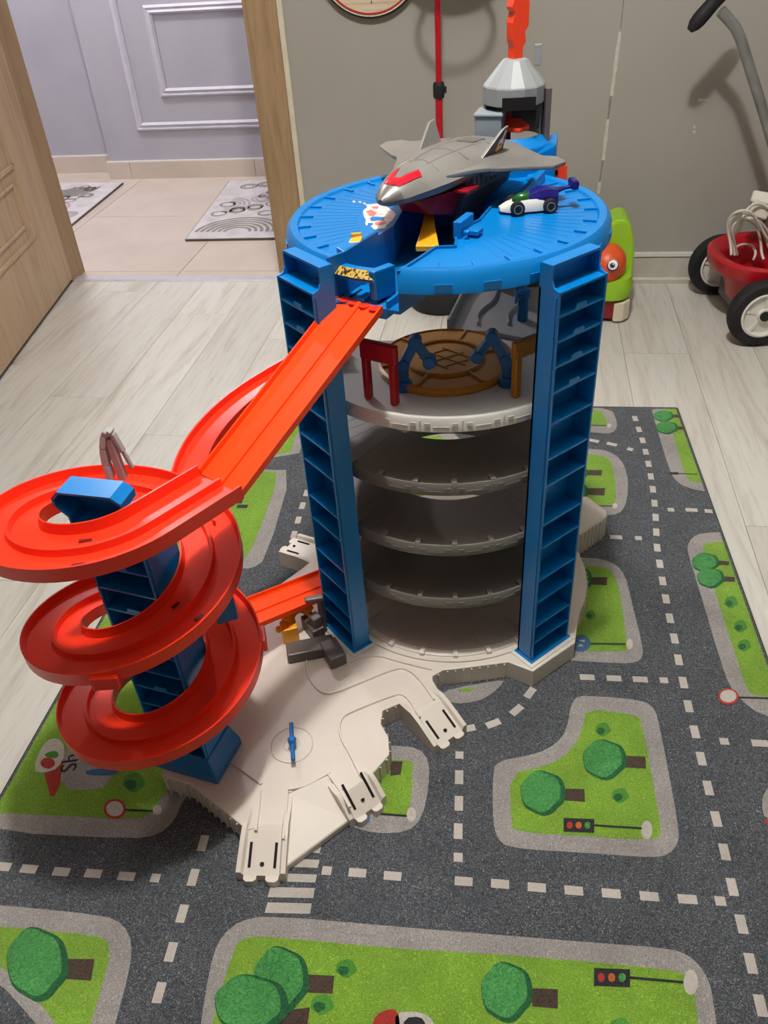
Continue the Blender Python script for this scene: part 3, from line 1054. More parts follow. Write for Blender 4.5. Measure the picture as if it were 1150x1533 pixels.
def rib_line(pts, step=0.012, h0=RZ, h1=PZ - 0.003):
    for a, b in zip(pts[:-1], pts[1:]):
        d = b - a
        n = max(1, int(d.length / step))
        for i in range(n):
            p = a.lerp(b, (i + 0.5) / n)
            ribs.box((p.x, p.y, (h0 + h1) / 2), (0.0016, 0.005, h1 - h0), rz=atan2(d.y, d.x))


rib_line(p3([(52, 742), (150, 768), (345, 925)], PZ))
rib_line(p3([(765, 745), (835, 665), (832, 605), (806, 560), (812, 515), (870, 490)], PZ))
rib_line([Vector((p.x, p.y, 0)) for p in rw[2:6]], 0.010, RZ, 0.054)
rib_line(px([(648, 1012), (664, 1003), (700, 999), (761, 991)], PZ))
rib_line([Vector((TX + 0.235 * cos(radians(a)), TY + 0.235 * sin(radians(a)), PZ)) for a in range(-20, 60, 6)])
o = gp(ribs, 'skirt_ribs', CREAM, plate)
o['kind'] = 'stuff'


def prong(name, a, b, wa, wb, za, zb, k0=0.45):
    """sloping track tongue from a (on the plate) to b (tip)"""
    a, b = Vector((a[0], a[1], 0)), Vector((b[0], b[1], 0))
    t = (b - a).normalized()
    L = (b - a).length
    s = Vector((-t.y, t.x, 0))
    mb_ = MB()
    pts = []
    N = 16
    rows = []
    for i in range(N + 1):
        k = i / N
        w_ = wa + (wb - wa) * k
        z = za + (zb - za) * max(0.0, (k - k0) / (1 - k0))
        c = a + t * L * k
        q_ = 0.0065 * min(1.0, 0.03 + max(0, k - 0.2) * 2.2)
        top_ = [(-w_ / 2, z + q_), (-w_ / 2 + 0.006, z + q_), (-w_ / 2 + 0.009, z), (w_ / 2 - 0.009, z), (w_ / 2 - 0.006, z + q_), (w_ / 2, z + q_)]
        ring = [c + s * x_ + Vector((0, 0, z_)) for x_, z_ in top_] + [c + s * (w_ / 2) + Vector((0, 0, RZ)), c - s * (w_ / 2) + Vector((0, 0, RZ))]
        rows.append(ring)
    mb_.loft(rows)
    o_ = gp(mb_, name, CREAM, plate)
    # end lip with a scalloped notch
    e_ = MB()
    zt = zb
    lip = []
    hw = wb / 2 - 0.009
    for q in (-1, 1):
        c = b + s * q * hw * 0.62 + t * 0.002
        e_.prism([(c + s * x_ + t * y_).to_2d() for x_, y_ in ((-hw * 0.36, -0.004), (hw * 0.36, -0.004), (hw * 0.36, 0.003), (hw * 0.2, 0.006), (-hw * 0.2, 0.006), (-hw * 0.36, 0.003))], RZ, zt)
    gp(e_, 'end_lip', CREAM, plate)
    d_ = MB()
    for q in (-1, 1):
        c0 = b + s * q * hw * 0.72 - t * 0.036
        c1 = b + s * q * hw * 0.72 - t * 0.008
        gr = (za - zb) / (L * (1 - k0))
        d_.beam((c0.x, c0.y, zb + gr * 0.036 + 0.0006), (c1.x, c1.y, zb + gr * 0.008 + 0.0006), 0.0035, 0.001)
    c = b - t * 0.012
    d_.lathe([(0, 0.0), (0.0028, 0.0), (0.0028, 0.0012), (0, 0.0012)], (c.x, c.y, zb + gr * 0.012 + 0.0004), 12)
    gp(d_, 'prong_slot', DARKHOLE, plate)
    return o_


tipz = 0.018
t1 = (at(362, 1308, tipz) + at(420, 1314, tipz)) / 2
prong('track_prong', at(407, 1190, PZ), t1, 0.058, 0.064, PZ + 0.0006, tipz)
t2 = (at(528, 1226, tipz) + at(575, 1202, tipz)) / 2
prong('track_prong', at(518, 1160, PZ), t2, 0.058, 0.060, PZ + 0.0006, tipz)
t3 = (at(655, 1120, tipz) + at(694, 1091, tipz)) / 2
prong('track_prong', at(613, 1030, PZ), t3, 0.060, 0.062, PZ + 0.0006, tipz)
prong('track_prong', (-0.30, 1.085), (-0.405, 1.135), 0.06, 0.062, PZ - 0.004, 0.03)
mb = MB().prism([(p.x, p.y) for p in rw], RZ, 0.058)
rear_w = gp(mb, 'rear_wing', CREAM, plate, bev=0.003)
mb = MB().prism([((p.x - 0.16) * 0.72 + 0.158, (p.y - 1.21) * 0.72 + 1.21) for p in rw], 0.0575, 0.0595)
gp(mb, 'wing_panel', CREAM, plate, bev=0.001)

# sloping apron between the two front prongs
w1 = p3([(485, 905), (640, 905), (700, 865)], PZ)
mb = MB()
ap = [at(220 + 485 / 2.3, 840 + 800 / 2.3, PZ + .003), at(220 + 625 / 2.3, 840 + 735 / 2.3, PZ + .003), at(220 + 700 / 2.3, 840 + 890 / 2.3, RZ + .012), at(220 + 470 / 2.3, 840 + 1060 / 2.3, RZ + .012)]
mb.add([ap[0], ap[1], ap[2], ap[3]] + [Vector((p.x, p.y, RZ)) for p in ap], [(0, 1, 2, 3), (4, 5, 6, 7), (0, 1, 5, 4), (1, 2, 6, 5), (2, 3, 7, 6), (3, 0, 4, 7)])
gp(mb, 'apron_slope', CREAM, plate, bev=0.002)

# raised road kerbs on the plate
kb = MB()
kp = [(-0.0022, 0.0), (-0.0014, 0.0035), (0.0014, 0.0035), (0.0022, 0.0)]
for l in ([(550, 345), (552, 375), (560, 405), (580, 435), (605, 456), (640, 458), (740, 418), (850, 373), (885, 370), (915, 385), (945, 415), (990, 480)],
          [(940, 540), (905, 480), (880, 460), (855, 460), (690, 525), (668, 545), (660, 575), (672, 620), (700, 665), (735, 740)],
          [(630, 730), (595, 750), (560, 770), (525, 783), (485, 788)], [(395, 770), (350, 735), (290, 695)],
          [(390, 790), (385, 860), (375, 930)], [(485, 795), (478, 870), (470, 960)],
          [(625, 735), (665, 790), (700, 850)], [(700, 350), (720, 335), (800, 325), (850, 343), (980, 375)]):
    P = p3(l, PZ)
    P = chaikin(P, 2, False)
    kb.sweep([(p.x, p.y, PZ - 0.0004) for p in P], kp)
gp(kb, 'road_kerb', CREAM, plate)
hp = at(437, 1115, PZ)
mb = MB()
for r in (0.031, 0.0125):
    mb.lathe([(r, 0), (r, 0.0012), (r - 0.0012, 0.0018), (r - 0.002, 0.0012), (r - 0.002, 0)], (hp.x, hp.y, PZ - 0.0002), 36)
mb.lathe([(0, 0), (0.031, 0), (0.031, 0.0007), (0, 0.0007)], (hp.x, hp.y, PZ - 0.0002), 36)
gp(mb, 'round_pad', CREAM, plate, smooth=40)
mb = MB()
a, b = at(436, 1083, PZ + .016), at(439, 1138, PZ + .016)
mb.tube([a, b], 0.0032, 8)
c = (a + b) / 2
mb.lathe([(0, 0), (0.004, 0), (0.006, 0.014), (0.006, 0.021), (0.004, 0.023), (0, 0.023)], (c.x, c.y, PZ), 16)
gp(mb, 'spinner', BLUE_D, None, smooth=40)

# ---- tower base ring and grey floors
NS = 96


def stubs(mb_, r0, r1, z, h, step, a0=0, a1=360, wd=0.007):
    a = a0
    while a < a1:
        r = radians(a)
        mb_.box((TX + (r0 + r1) / 2 * cos(r), TY + (r0 + r1) / 2 * sin(r), z + h / 2), (r1 - r0, wd, h), rz=r)
        a += step


mb = MB()
mb.lathe([(0.205, PZ - 0.004), (0.2125, PZ - 0.004), (0.2125, PZ + 0.003), (0.205, PZ + 0.003)], (TX, TY, 0), NS)
mb.lathe([(0.190, PZ - 0.004), (0.200, PZ - 0.004), (0.200, PZ + 0.002), (0.190, PZ + 0.006)], (TX, TY, 0), NS)
stubs(mb, 0.192, 0.206, PZ, 0.009, 15, 7)
gp(mb, 'ground_ring', CREAM, None, smooth=40)
FLOORM = plastic('grey brown floor plastic', (116, 109, 103), 0.36)
RAMPM = plastic('pinkish grey floor plastic', (196, 182, 172), 0.4)
mb = MB()
mb.lathe([(0.06, PZ), (0.191, PZ), (0.191, PZ + 0.006), (0.12, PZ + 0.013), (0.06, PZ + 0.016)], (TX, TY, 0), NS)
for a in range(0, 360, 12):
    r = radians(a)
    mb.box((TX + 0.155 * cos(r), TY + 0.155 * sin(r), PZ + 0.0095), (0.06, 0.0012, 0.0018), rz=r)
gp(mb, 'ground_ramp', RAMPM, None, smooth=40)


def floor_ring(z):
    mb_ = MB()
    mb_.lathe([(0.108, z + 0.012), (0.198, z - 0.003), (0.198, z - 0.008), (0.112, z + 0.004), (0.108, z - 0.006), (0.105, z - 0.006)], (TX, TY, 0), NS)
    for k in range(0, 360, 8):
        r = radians(k)
        mb_.beam((TX + 0.120 * cos(r), TY + 0.120 * sin(r), z + 0.0098), (TX + 0.19 * cos(r), TY + 0.19 * sin(r), z - 0.0018), 0.0012, 0.0008)
    f = gp(mb_, 'floor_ring', FLOORM, None, smooth=40)
    l_ = MB()
    l_.lathe([(0.197, z - 0.016), (0.2035, z - 0.016), (0.2035, z - 0.001), (0.2022, z + 0.002), (0.2005, z + 0.002), (0.1985, z - 0.003), (0.197, z - 0.003)], (TX, TY, 0), NS)
    stubs(l_, 0.190, 0.2015, z - 0.004, 0.0075, 15, 7)
    for k in range(0, 360, 15):
        for d in (2.6, 12.4):
            r = radians(k + d + 7)
            l_.box((TX + 0.2037 * cos(r), TY + 0.2037 * sin(r), z - 0.0065), (0.0014, 0.008, 0.005), rz=r)
        r = radians(k + 7)
        l_.box((TX + 0.2037 * cos(r), TY + 0.2037 * sin(r), z - 0.008), (0.0012, 0.0016, 0.012), rz=r)
        r = radians(k + 14.5)
        l_.box((TX + 0.2033 * cos(r), TY + 0.2033 * sin(r), z - 0.0095), (0.0012, 0.020, 0.0012), rz=r)
    gp(l_, 'rim_rail', GREYP, f, smooth=40)


for z in (0.374, 0.2687, 0.1667):
    floor_ring(z)

# white workshop floor (front half) with its rim
WZ = 0.474
TCX, TCY = -0.094, 1.018
mb = MB()
fr = [(TX + 0.199 * cos(radians(a)), TY + 0.199 * sin(radians(a))) for a in range(-178, -1, 3)] + [(0.09, 1.13), (0.0, 1.16), (-0.06, 1.10), (-0.16, 1.09), (-0.27, 1.09)]
mb.prism(fr, WZ - 0.006, WZ)
wf = gp(mb, 'workshop_floor', WHITE, None, bev=0.001)
mb = MB()
a0, a1 = radians(-178), radians(-2)
mb.lathe([(0.1975, WZ - 0.017), (0.2035, WZ - 0.017), (0.2035, WZ + 0.001), (0.202, WZ + 0.003), (0.1975, WZ + 0.003)], (TX, TY, 0), 64, a0=a0, a1=a1)
k = -170
while k < -5:
    for d in (2.6, 12.4):
        r = radians(k + d)
        mb.box((TX + 0.2037 * cos(r), TY + 0.2037 * sin(r), WZ - 0.0065), (0.0012, 0.0075, 0.005), rz=r)
    r = radians(k)
    mb.box((TX + 0.2037 * cos(r), TY + 0.2037 * sin(r), WZ - 0.007), (0.0012, 0.0016, 0.014), rz=r)
    r = radians(k + 7.5)
    mb.box((TX + 0.2033 * cos(r), TY + 0.2033 * sin(r), WZ - 0.0095), (0.0012, 0.020, 0.0012), rz=r)
    k += 15
gp(mb, 'rim_rail', WHITE, wf, smooth=40)
# amber turntable
mb = MB()
mb.lathe([(0, 0), (0.092, 0), (0.094, 0.003), (0.094, 0.009), (0.090, 0.011), (0.088, 0.009), (0, 0.009)], (TCX, TCY, WZ + 0.0005), 64)
tt = gp(mb, 'turntable', AMBER, None, smooth=40)
mb = MB()
mb.lathe([(0.056, 0), (0.056, 0.003), (0.053, 0.004), (0.050, 0.003), (0.050, 0)], (TCX, TCY, WZ + 0.0092), 48)
for a in (20, 75, 140, 200, 250, 310):
    r = radians(a)
    mb.beam((TCX + 0.056 * cos(r), TCY + 0.056 * sin(r), WZ + 0.0105), (TCX + 0.088 * cos(r), TCY + 0.088 * sin(r), WZ + 0.0105), 0.003, 0.004)
for dx in (-0.022, 0.0, 0.022):
    mb.box((TCX + dx * 0.7, TCY + dx * 0.7, WZ + 0.0098), (0.07 - abs(dx) * 0.8, 0.0016, 0.002), rz=radians(-35))
    mb.box((TCX + dx * 0.7, TCY - dx * 0.7, WZ + 0.0098), (0.06 - abs(dx) * 0.8, 0.0012, 0.002), rz=radians(35))
gp(mb, 'raised_ribs', AMBER, tt, smooth=40)

# gates and robot arms on the workshop floor
u_ = Vector((0.037, -0.016, 0)).normalized()
a, b = Vector((-0.186, 0.921, WZ)), Vector((-0.149, 0.905, WZ))
mb = MB()
for p in (a, b):
    mb.box((p.x, p.y, WZ + 0.030), (0.009, 0.012, 0.060), rz=atan2(u_.y, u_.x))
cc = (a + b) / 2
mb.box((cc.x, cc.y, WZ + 0.070), (0.053, 0.010, 0.026), rz=atan2(u_.y, u_.x))
gp(mb, 'red_gate', CRIMSON, None, bev=0.0025)
a, b = Vector((0.004, 0.931, WZ)), Vector((0.052, 0.975, WZ))
d = (b - a).normalized()
mb = MB()
for p in (a, b):
    mb.box((p.x, p.y, WZ + 0.034), (0.010, 0.010, 0.068), rz=atan2(d.y, d.x))
mb.box(((a.x + b.x) / 2, (a.y + b.y) / 2, WZ + 0.066), (0.080, 0.008, 0.024), rz=atan2(d.y, d.x))
gp(mb, 'yellow_gate', AMBER, None, bev=0.002)


def robot(pts, nm='robot_arm'):
    base = Vector(pts[0])
    mb_ = MB()
    mb_.lathe([(0, 0), (0.012, 0), (0.012, 0.010), (0.009, 0.014), (0, 0.014)], (base.x, base.y, WZ), 14)
    P = [Vector(p) for p in pts]
    for i in range(len(P) - 1):
        mb_.beam(P[i], P[i + 1], 0.013 if i < 2 else 0.010, 0.012, up=(0, 1, 0.2))
        q = Matrix.Rotation(pi / 2, 3, 'X')
        mb_.lathe([(0, -0.008), (0.0085, -0.008), (0.0085, 0.008), (0, 0.008)], P[i + 1], 12, axis=q)
    e = P[-1] + (P[-1] - P[-2]).normalized() * 0.008
    mb_.beam(P[-1], e, 0.016, 0.008, up=(0, 1, 0.2))
    gp(mb_, nm, BLUE_D, None, bev=0.001)


robot([(-0.143, 0.945, WZ + .01), (-0.142, 0.947, WZ + .036), (-0.126, 0.948, WZ + .068), (-0.108, 0.948, WZ + .040)])
robot([(-0.007, 0.962, WZ + .01), (-0.010, 0.964, WZ + .036), (-0.029, 0.965, WZ + .068), (-0.047, 0.965, WZ + .040)])

# grey rear platform, its kerbs, blue posts, lift shaft
mb = MB()
rp = [(-0.098, 1.114), (-0.03, 1.108), (0.02, 1.085), (0.07, 1.07), (0.11, 1.09), (0.115, 1.25), (0.04, 1.33), (-0.055, 1.335), (-0.082, 1.235)]
mb.prism(rp, WZ + 0.0005, WZ + 0.007)
rpl = gp(mb, 'rear_platform', GREYR, None, bev=0.001)
mb = MB()
n = len(rp)
for i in (7, 8):
    a, b = rp[i], rp[(i + 1) % n]
    mb.beam((a[0], a[1], WZ + 0.014), (b[0], b[1], WZ + 0.014), 0.003, 0.018)
for off in (0.0, 0.045):
    P = chaikin([Vector((x_ + off, y_, 0)) for x_, y_ in ((-0.055, 1.13), (-0.058, 1.17), (-0.03, 1.22), (-0.035, 1.32))], 2, False)
    mb.sweep([(p.x, p.y, WZ + 0.0068) for p in P], [(-0.002, 0), (-0.001, 0.006), (0.001, 0.006), (0.002, 0)])
gp(mb, 'platform_kerb', GREYR, rpl)
gp(MB().lathe([(0, 0), (0.009, 0), (0.009, 0.16), (0, 0.16)], (0.006, 1.21, WZ + 0.007), 16), 'deck_post', BLUE, None, smooth=40)
gp(MB().lathe([(0, 0), (0.008, 0), (0.008, 0.035), (0.011, 0.037), (0.011, 0.044), (0, 0.046)], (0.010, 1.150, WZ + 0.007), 16), 'short_post', BLUE_D, None, smooth=40)
gp(MB().box((0.02, 1.305, (PZ + 0.64) / 2), (0.10, 0.06, 0.64 - PZ)).box((-0.035, 1.305, 0.30), (0.012, 0.07, 0.5)), 'lift_shaft', GREYD, None, bev=0.004)

# ---- pillars with car bays
def pillar(name, pos, rot, z0, z1, shelves, tabs, hw=0.0405, hd=0.0152, first=True, cap=True):
    mb_ = MB()
    T_ = 0.0028
    mb_.box((0, hd - T_ / 2, (z0 + z1) / 2), (2 * hw, T_, z1 - z0))
    for sx in (-1, 1):
        x_ = sx * (hw - T_ / 2)
        if cap:
            pts = [(-hd, z0), (hd, z0), (hd, z1 + 0.028), (-0.001, z1 + 0.028), (-0.003, z1 + 0.026), (-0.003, z1 + 0.010), (-0.006, z1 + 0.004), (-0.010, z1 + 0.002), (-hd, z1 + 0.001)]
        else:
            pts = [(-hd, z0), (hd, z0), (hd, z1), (-hd, z1)]
        n_ = len(pts)
        L = [Vector((x_ - T_ / 2, y_, z_)) for y_, z_ in pts]
        Rr = [Vector((x_ + T_ / 2, y_, z_)) for y_, z_ in pts]
        tri = tessellate_polygon([[Vector((y_, z_, 0)) for y_, z_ in pts]])
        fs = [tuple(t) for t in tri] + [tuple(i + n_ for i in t[::-1]) for t in tri] + [(i, (i + 1) % n_, n_ + (i + 1) % n_, n_ + i) for i in range(n_)]
        mb_.add(L + Rr, fs)
        # outer seam rib on the narrow side
        mb_.box((sx * (hw + 0.0006), -hd + 0.004, (z0 + z1) / 2), (0.0016, 0.0022, z1 - z0 - 0.01))
    if cap:
        mb_.box((0, (hd - 0.003) / 2 + 0.0, z1 + 0.027), (2 * hw - 0.001, hd + 0.002, 0.003))
        mb_.box((0, hd - 0.0015, z1 + 0.014), (2 * hw - 0.002, 0.0028, 0.028))
    mb_.box((0, 0, z0 + 0.0025), (2 * hw + 0.006, 2 * hd + 0.006, 0.005))
    p_ = mb_.build(name, BLUE, gar)
    p_.location = Vector((pos[0], pos[1], 0)) - G0
    p_.rotation_euler = (0, 0, rot)
    for z in shelves:
        s_ = MB()
        s_.box((0, -0.001, z), (2 * hw - 2 * T_ - 0.0002, 2 * hd - T_ - 0.0006, 0.0026))
        if any(abs(z - q) < 0.002 for q in tabs):
            s_.add([(-0.011, -hd + 0.001, z), (0.011, -hd + 0.001, z), (0.008, -hd + 0.001, z + 0.007), (-0.008, -hd + 0.001, z + 0.007),
                    (-0.011, -hd + 0.0028, z), (0.011, -hd + 0.0028, z), (0.008, -hd + 0.0028, z + 0.007), (-0.008, -hd + 0.0028, z + 0.007)],
                   [(0, 1, 2, 3), (4, 5, 6, 7), (0, 1, 5, 4), (1, 2, 6, 5), (2, 3, 7, 6), (3, 0, 4, 7)])
        s_.build('bay_shelf', BLUE, p_)
    return p_


SH = [0.637, 0.609, 0.578, 0.546, 0.512, 0.468, 0.416, 0.374, 0.31, 0.269, 0.209, 0.166, 0.116, 0.082]
TB = [0.609, 0.578, 0.546, 0.512]
pr1 = pillar('parking_pillar', (0.0635, 0.9095), radians(46.4), PZ, 0.638, SH, TB)


def copy_part(src, pos, rot):
    c = src.copy()
    COL.objects.link(c)
    c.location = Vector((pos[0], pos[1], 0)) - G0
    c.rotation_euler = (0, 0, rot)
    for ch in list(src.children):
        k_ = ch.copy()
        COL.objects.link(k_)
        k_.parent = c
    return c


copy_part(pr1, (-0.249, 0.905), radians(-45))
for pos, rot in (((0.0635, 0.9095), 46.4), ((-0.249, 0.905), -45)):
    gp(MB().box((pos[0], pos[1], PZ + 0.0008), (0.099, 0.048, 0.0024), rz=radians(rot)), 'foot_plate', WHITE, plate)

# ---- upper deck
DZ, DR = 0.667, 0.2065
cut = [at(490, 391, DZ), at(515, 382, DZ), at(565, 351, DZ), at(588, 336, DZ), at(606, 306, DZ), Vector((-0.125, 1.16, 0)), Vector((-0.075, 1.17, 0)), Vector((-0.03, 1.13, 0)),
       Vector((-0.05, 1.04, 0)), at(684, 342, DZ), at(682, 366, DZ), at(653, 367, DZ), at(596, 404, DZ)]
cut2 = [(p.x, p.y) for p in cut]
Cc = Vector((TX, TY))
# deck outline: circle with the channel mouth cut out at the front left
pin = [Vector(p) for p in cut2]
aA = atan2(pin[0].y - TY, pin[0].x - TX)
aB = atan2(pin[-1].y - TY, pin[-1].x - TX)
while aA > aB:
    aA -= TAU
# travel counter clockwise from aB round to aA + 2pi
N = 90
ringp = [Vector((TX + (DR - 0.003) * cos(aB + (aA + TAU - aB) * i / N), TY + (DR - 0.003) * sin(aB + (aA + TAU - aB) * i / N))) for i in range(N + 1)]
deckpoly = [(p.x, p.y) for p in ringp] + [(p.x, p.y) for p in pin]
deck = gp(MB().prism(deckpoly, DZ - 0.010, DZ - 0.004), 'upper_deck', BLUE, None)
mb = MB()
mb.lathe([(DR - 0.016, DZ - 0.005), (DR - 0.013, DZ - 0.001), (DR - 0.004, DZ), (DR + 0.002, DZ - 0.007), (DR + 0.004, DZ - 0.026), (DR + 0.001, DZ - 0.026), (DR - 0.002, DZ - 0.009)],
         (TX, TY, 0), 90, a0=aB, a1=aA + TAU)
for k in range(24):
    a = radians(k * 15 + 4)
    am = (a - aB) % TAU
    if am > (aA - aB) % TAU + 0.0 and am < 0.05:
        continue
    if (aB - a) % TAU < (aB - aA) % TAU + 0.06:
        continue
    for d, hgt in ((0, 0.010),):
        mb.box((TX + (DR + 0.0032) * cos(a), TY + (DR + 0.0032) * sin(a), DZ - 0.0195), (0.0018, 0.020, hgt), rz=a)
gp(mb, 'deck_rim', BLUE, deck, smooth=35)
mb = MB()
for k in range(28):
    a = radians(k * 12.8 + 3)
    if (aB + 0.05 - a) % TAU < (aB - aA) % TAU + 0.1:
        continue
    gp(MB().box((TX + (DR - 0.021) * cos(a), TY + (DR - 0.021) * sin(a), DZ - 0.003), (0.020, 0.0035, 0.0035), rz=a), 'bay_marker', BLUE, deck, bev=0.0006)
mb = MB()
def in_cut(x_, y_):
    c_ = False
    n_ = len(cut2)
    for i in range(n_):
        (x1, y1), (x2, y2) = cut2[i], cut2[(i + 1) % n_]
        if (y1 > y_) != (y2 > y_) and x_ < (x2 - x1) * (y_ - y1) / (y2 - y1) + x1:
            c_ = not c_
    return c_
for k in range(72):
    a = radians(k * 5)
    P = [(TX + r * cos(a), TY + r * sin(a)) for r in (0.115, 0.145, 0.175)]
    if any(in_cut(*p) for p in P) or (aB + 0.05 - a) % TAU < (aB - aA) % TAU + 0.1:
        continue
    mb.beam((P[0][0], P[0][1], DZ - 0.0040), (P[2][0], P[2][1], DZ - 0.0040), 0.0008, 0.0005)
gp(mb, 'deck_groove', BLUE, deck)

# channel walls and channel floor
CF = 0.618
mb = MB()
mb.prism(cut2, CF - 0.004, CF)
for i in range(len(cut2) - 1):
    a, b = Vector(cut2[i]), Vector(cut2[i + 1])
    hi = DZ + (0.004 if i in (0, 1) else -0.001)
    mb.beam((a.x, a.y, (CF + hi) / 2), (b.x, b.y, (CF + hi) / 2), 0.003, hi - CF)
chn = gp(mb, 'launch_channel', BLUE_D, deck)
# raised wall block left of the channel, with the yellow clip
mb = MB()
a, b, c = at(515, 382, DZ), at(565, 351, DZ), at(552, 340, DZ)
a2, b2 = at(487, 372, DZ), at(540, 352, DZ)
mb.prism([(a.x, a.y), (b.x, b.y), (c.x, c.y), (a.x - 0.012, a.y + 0.016)], DZ - 0.008, DZ + 0.004)
gp(mb, 'channel_lip', BLUE, deck, bev=0.001)
mb = MB()
yc = at(532, 366, DZ)
mb.prism([(yc.x + x_, yc.y + y_) for x_, y_ in ((-0.008, -0.006), (0.006, -0.003), (0.009, 0.006), (-0.005, 0.004))], DZ - 0.006, lambda p: DZ + 0.004 + 0.9 * max(0, p.y - yc.y))
mb.box((yc.x + 0.001, yc.y + 0.006, DZ + 0.006), (0.013, 0.004, 0.012), rz=0.2)
gp(mb, 'yellow_clip', YELLOW, None, bev=0.0015)
# yellow tongue inside the channel
a, b = at(640, 372, 0.640), at(643, 330, 0.645)
mb = MB()
rings = []
for k in range(7):
    q = k / 6
    p = a.lerp(b + Vector((0, 0.01, 0.02)), q)
    hw = 0.0105 * (1 - q) ** 1.6 + 0.0045
    rings.append([p + Vector((-hw, 0, -0.004)), p + Vector((hw, 0, -0.004)), p + Vector((hw, 0, 0.003)), p + Vector((-hw, 0, 0.003))])
mb.loft(rings)
gp(mb, 'yellow_tongue', YELLOW, None, bev=0.0008)
# little hinge block on the right side of the channel
mb = MB()
c = at(688, 350, DZ)
mb.box((c.x + 0.004, c.y + 0.012, DZ + 0.006), (0.010, 0.040, 0.020), rz=-0.35)
mb.box((c.x + 0.018, c.y + 0.004, DZ + 0.002), (0.016, 0.018, 0.006), rz=-0.35)
mb.tube([(c.x + 0.006, c.y - 0.006, DZ + 0.004), (c.x + 0.012, c.y - 0.009, DZ + 0.004)], 0.003, 8)
gp(mb, 'hinge_block', BLUE, deck, bev=0.0015)
# wedge rails beside the jet at the back right
mb = MB()
mb.beam((0.0, 1.115, DZ + 0.002), (0.028, 1.21, DZ + 0.004), 0.010, 0.016)
mb.beam((-0.02, 1.10, DZ + 0.0), (0.012, 1.12, DZ + 0.0), 0.016, 0.010)
gp(mb, 'wedge_rail', BLUE, deck, bev=0.002)

# front bumper with the sticker and the grey slots
bl = at(478, 397, 0.655)
br = at(560, 414, 0.655)
bx = at(592, 396, 0.660)
mb = MB()
P = [bl, bl.lerp(br, 0.33) + Vector((-0.001, -0.004, 0)), bl.lerp(br, 0.66) + Vector((-0.001, -0.005, 0)), br]
P = chaikin(P, 2, False)
mb.sweep([(p.x, p.y, 0.646) for p in P], [(0.0, 0.0), (0.0, 0.003), (-0.011, 0.0115), (-0.019, 0.0115), (-0.019, 0.0)])
bump = gp(mb, 'front_bumper', BLUE, deck, bev=0.001)
mb = MB()
inner = [Vector((p.x, p.y)) for p in P]
n = len(P)
vs = []
for i, p in enumerate(P):
    t = (P[min(i + 1, n - 1)] - P[max(i - 1, 0)])
    t.z = 0
    t.normalize()
    sd = Vector((t.y, -t.x, 0))
    vs.append(p + sd * (-0.0008) + Vector((0, 0, 0.6497 - p.z)))
    vs.append(p + sd * (-0.0102) + Vector((0, 0, 0.6570 - p.z)))
STK = mat('printed sticker gold', srgb(196, 160, 70), 0.35, 0.5, noise=(260, srgb(30, 28, 26), 1.0, 0.5, 0.56))
STKW = mat('printed sticker white', srgb(220, 214, 200), 0.35, 0.5, noise=(260, srgb(40, 36, 30), 1.0, 0.52, 0.58))
nn = 2 * n
fs = [(2 * i, 2 * i + 2, 2 * i + 3, 2 * i + 1) for i in range(1, n - 2)]
off2 = [v + Vector((-0.0005, -0.0009, 0.0006)) for v in vs]
s_ = MB()
s_.add(off2, fs[: len(fs) // 3], 1)
s_.add(off2, fs[len(fs) // 3:], 0)
gp(s_, 'bumper_sticker', [STK, STKW], bump, fix=False)
mb = MB()
mb.prism([(br.x, br.y), (bx.x, bx.y), (bx.x - 0.008, bx.y + 0.008), (br.x - 0.008, br.y + 0.006)], 0.625, 0.660)
gp(mb, 'bumper_block', BLUE, deck, bev=0.002)
mb = MB()
mb.prism([(bl.x, bl.y), (bl.x + 0.010, bl.y + 0.004), (bl.x + 0.016, bl.y + 0.024), (bl.x - 0.004, bl.y + 0.02)], 0.635, 0.661)
gp(mb, 'bumper_block', BLUE, deck, bev=0.002)
# recess and connector under the bumper
mb = MB()
ra, rb = Vector((-0.214, 0.898, 0.618)), Vector((-0.148, 0.870, 0.618))
dr = (rb - ra).normalized()
nr = Vector((-dr.y, dr.x, 0))
mb.prism([(p.x, p.y) for p in (ra, rb, rb + nr * 0.05, ra + nr * 0.05)], 0.606, 0.620)
mb.beam(ra + nr * 0.003 + Vector((0, 0, 0.003)), ra + nr * 0.05 + Vector((0, 0, 0.003)), 0.004, 0.014)
mb.beam(rb + nr * 0.003 + Vector((0, 0, 0.003)), rb + nr * 0.05 + Vector((0, 0, 0.003)), 0.004, 0.014)
md_ = (ra + rb) / 2
mb.beam(md_ + nr * 0.002 + Vector((0, 0, 0.003)), md_ + nr * 0.05 + Vector((0, 0, 0.003)), 0.010, 0.009)
gp(mb, 'track_connector', BLUE, deck, bev=0.0012)
mb = MB()
for q in (0.22, 0.78):
    c = ra.lerp(rb, q)
    gp(MB().beam(c + nr * 0.010 + Vector((0, 0, 0.0026)), c + nr * 0.036 + Vector((0, 0, 0.0026)), 0.003, 0.001), 'connector_slot', DARKHOLE, deck)
# under-bumper bracket to the left pillar
gp(MB().box((-0.224, 0.912, 0.627), (0.016, 0.03, 0.03), rz=radians(-45)), 'deck_bracket', BLUE_D, deck, bev=0.002)

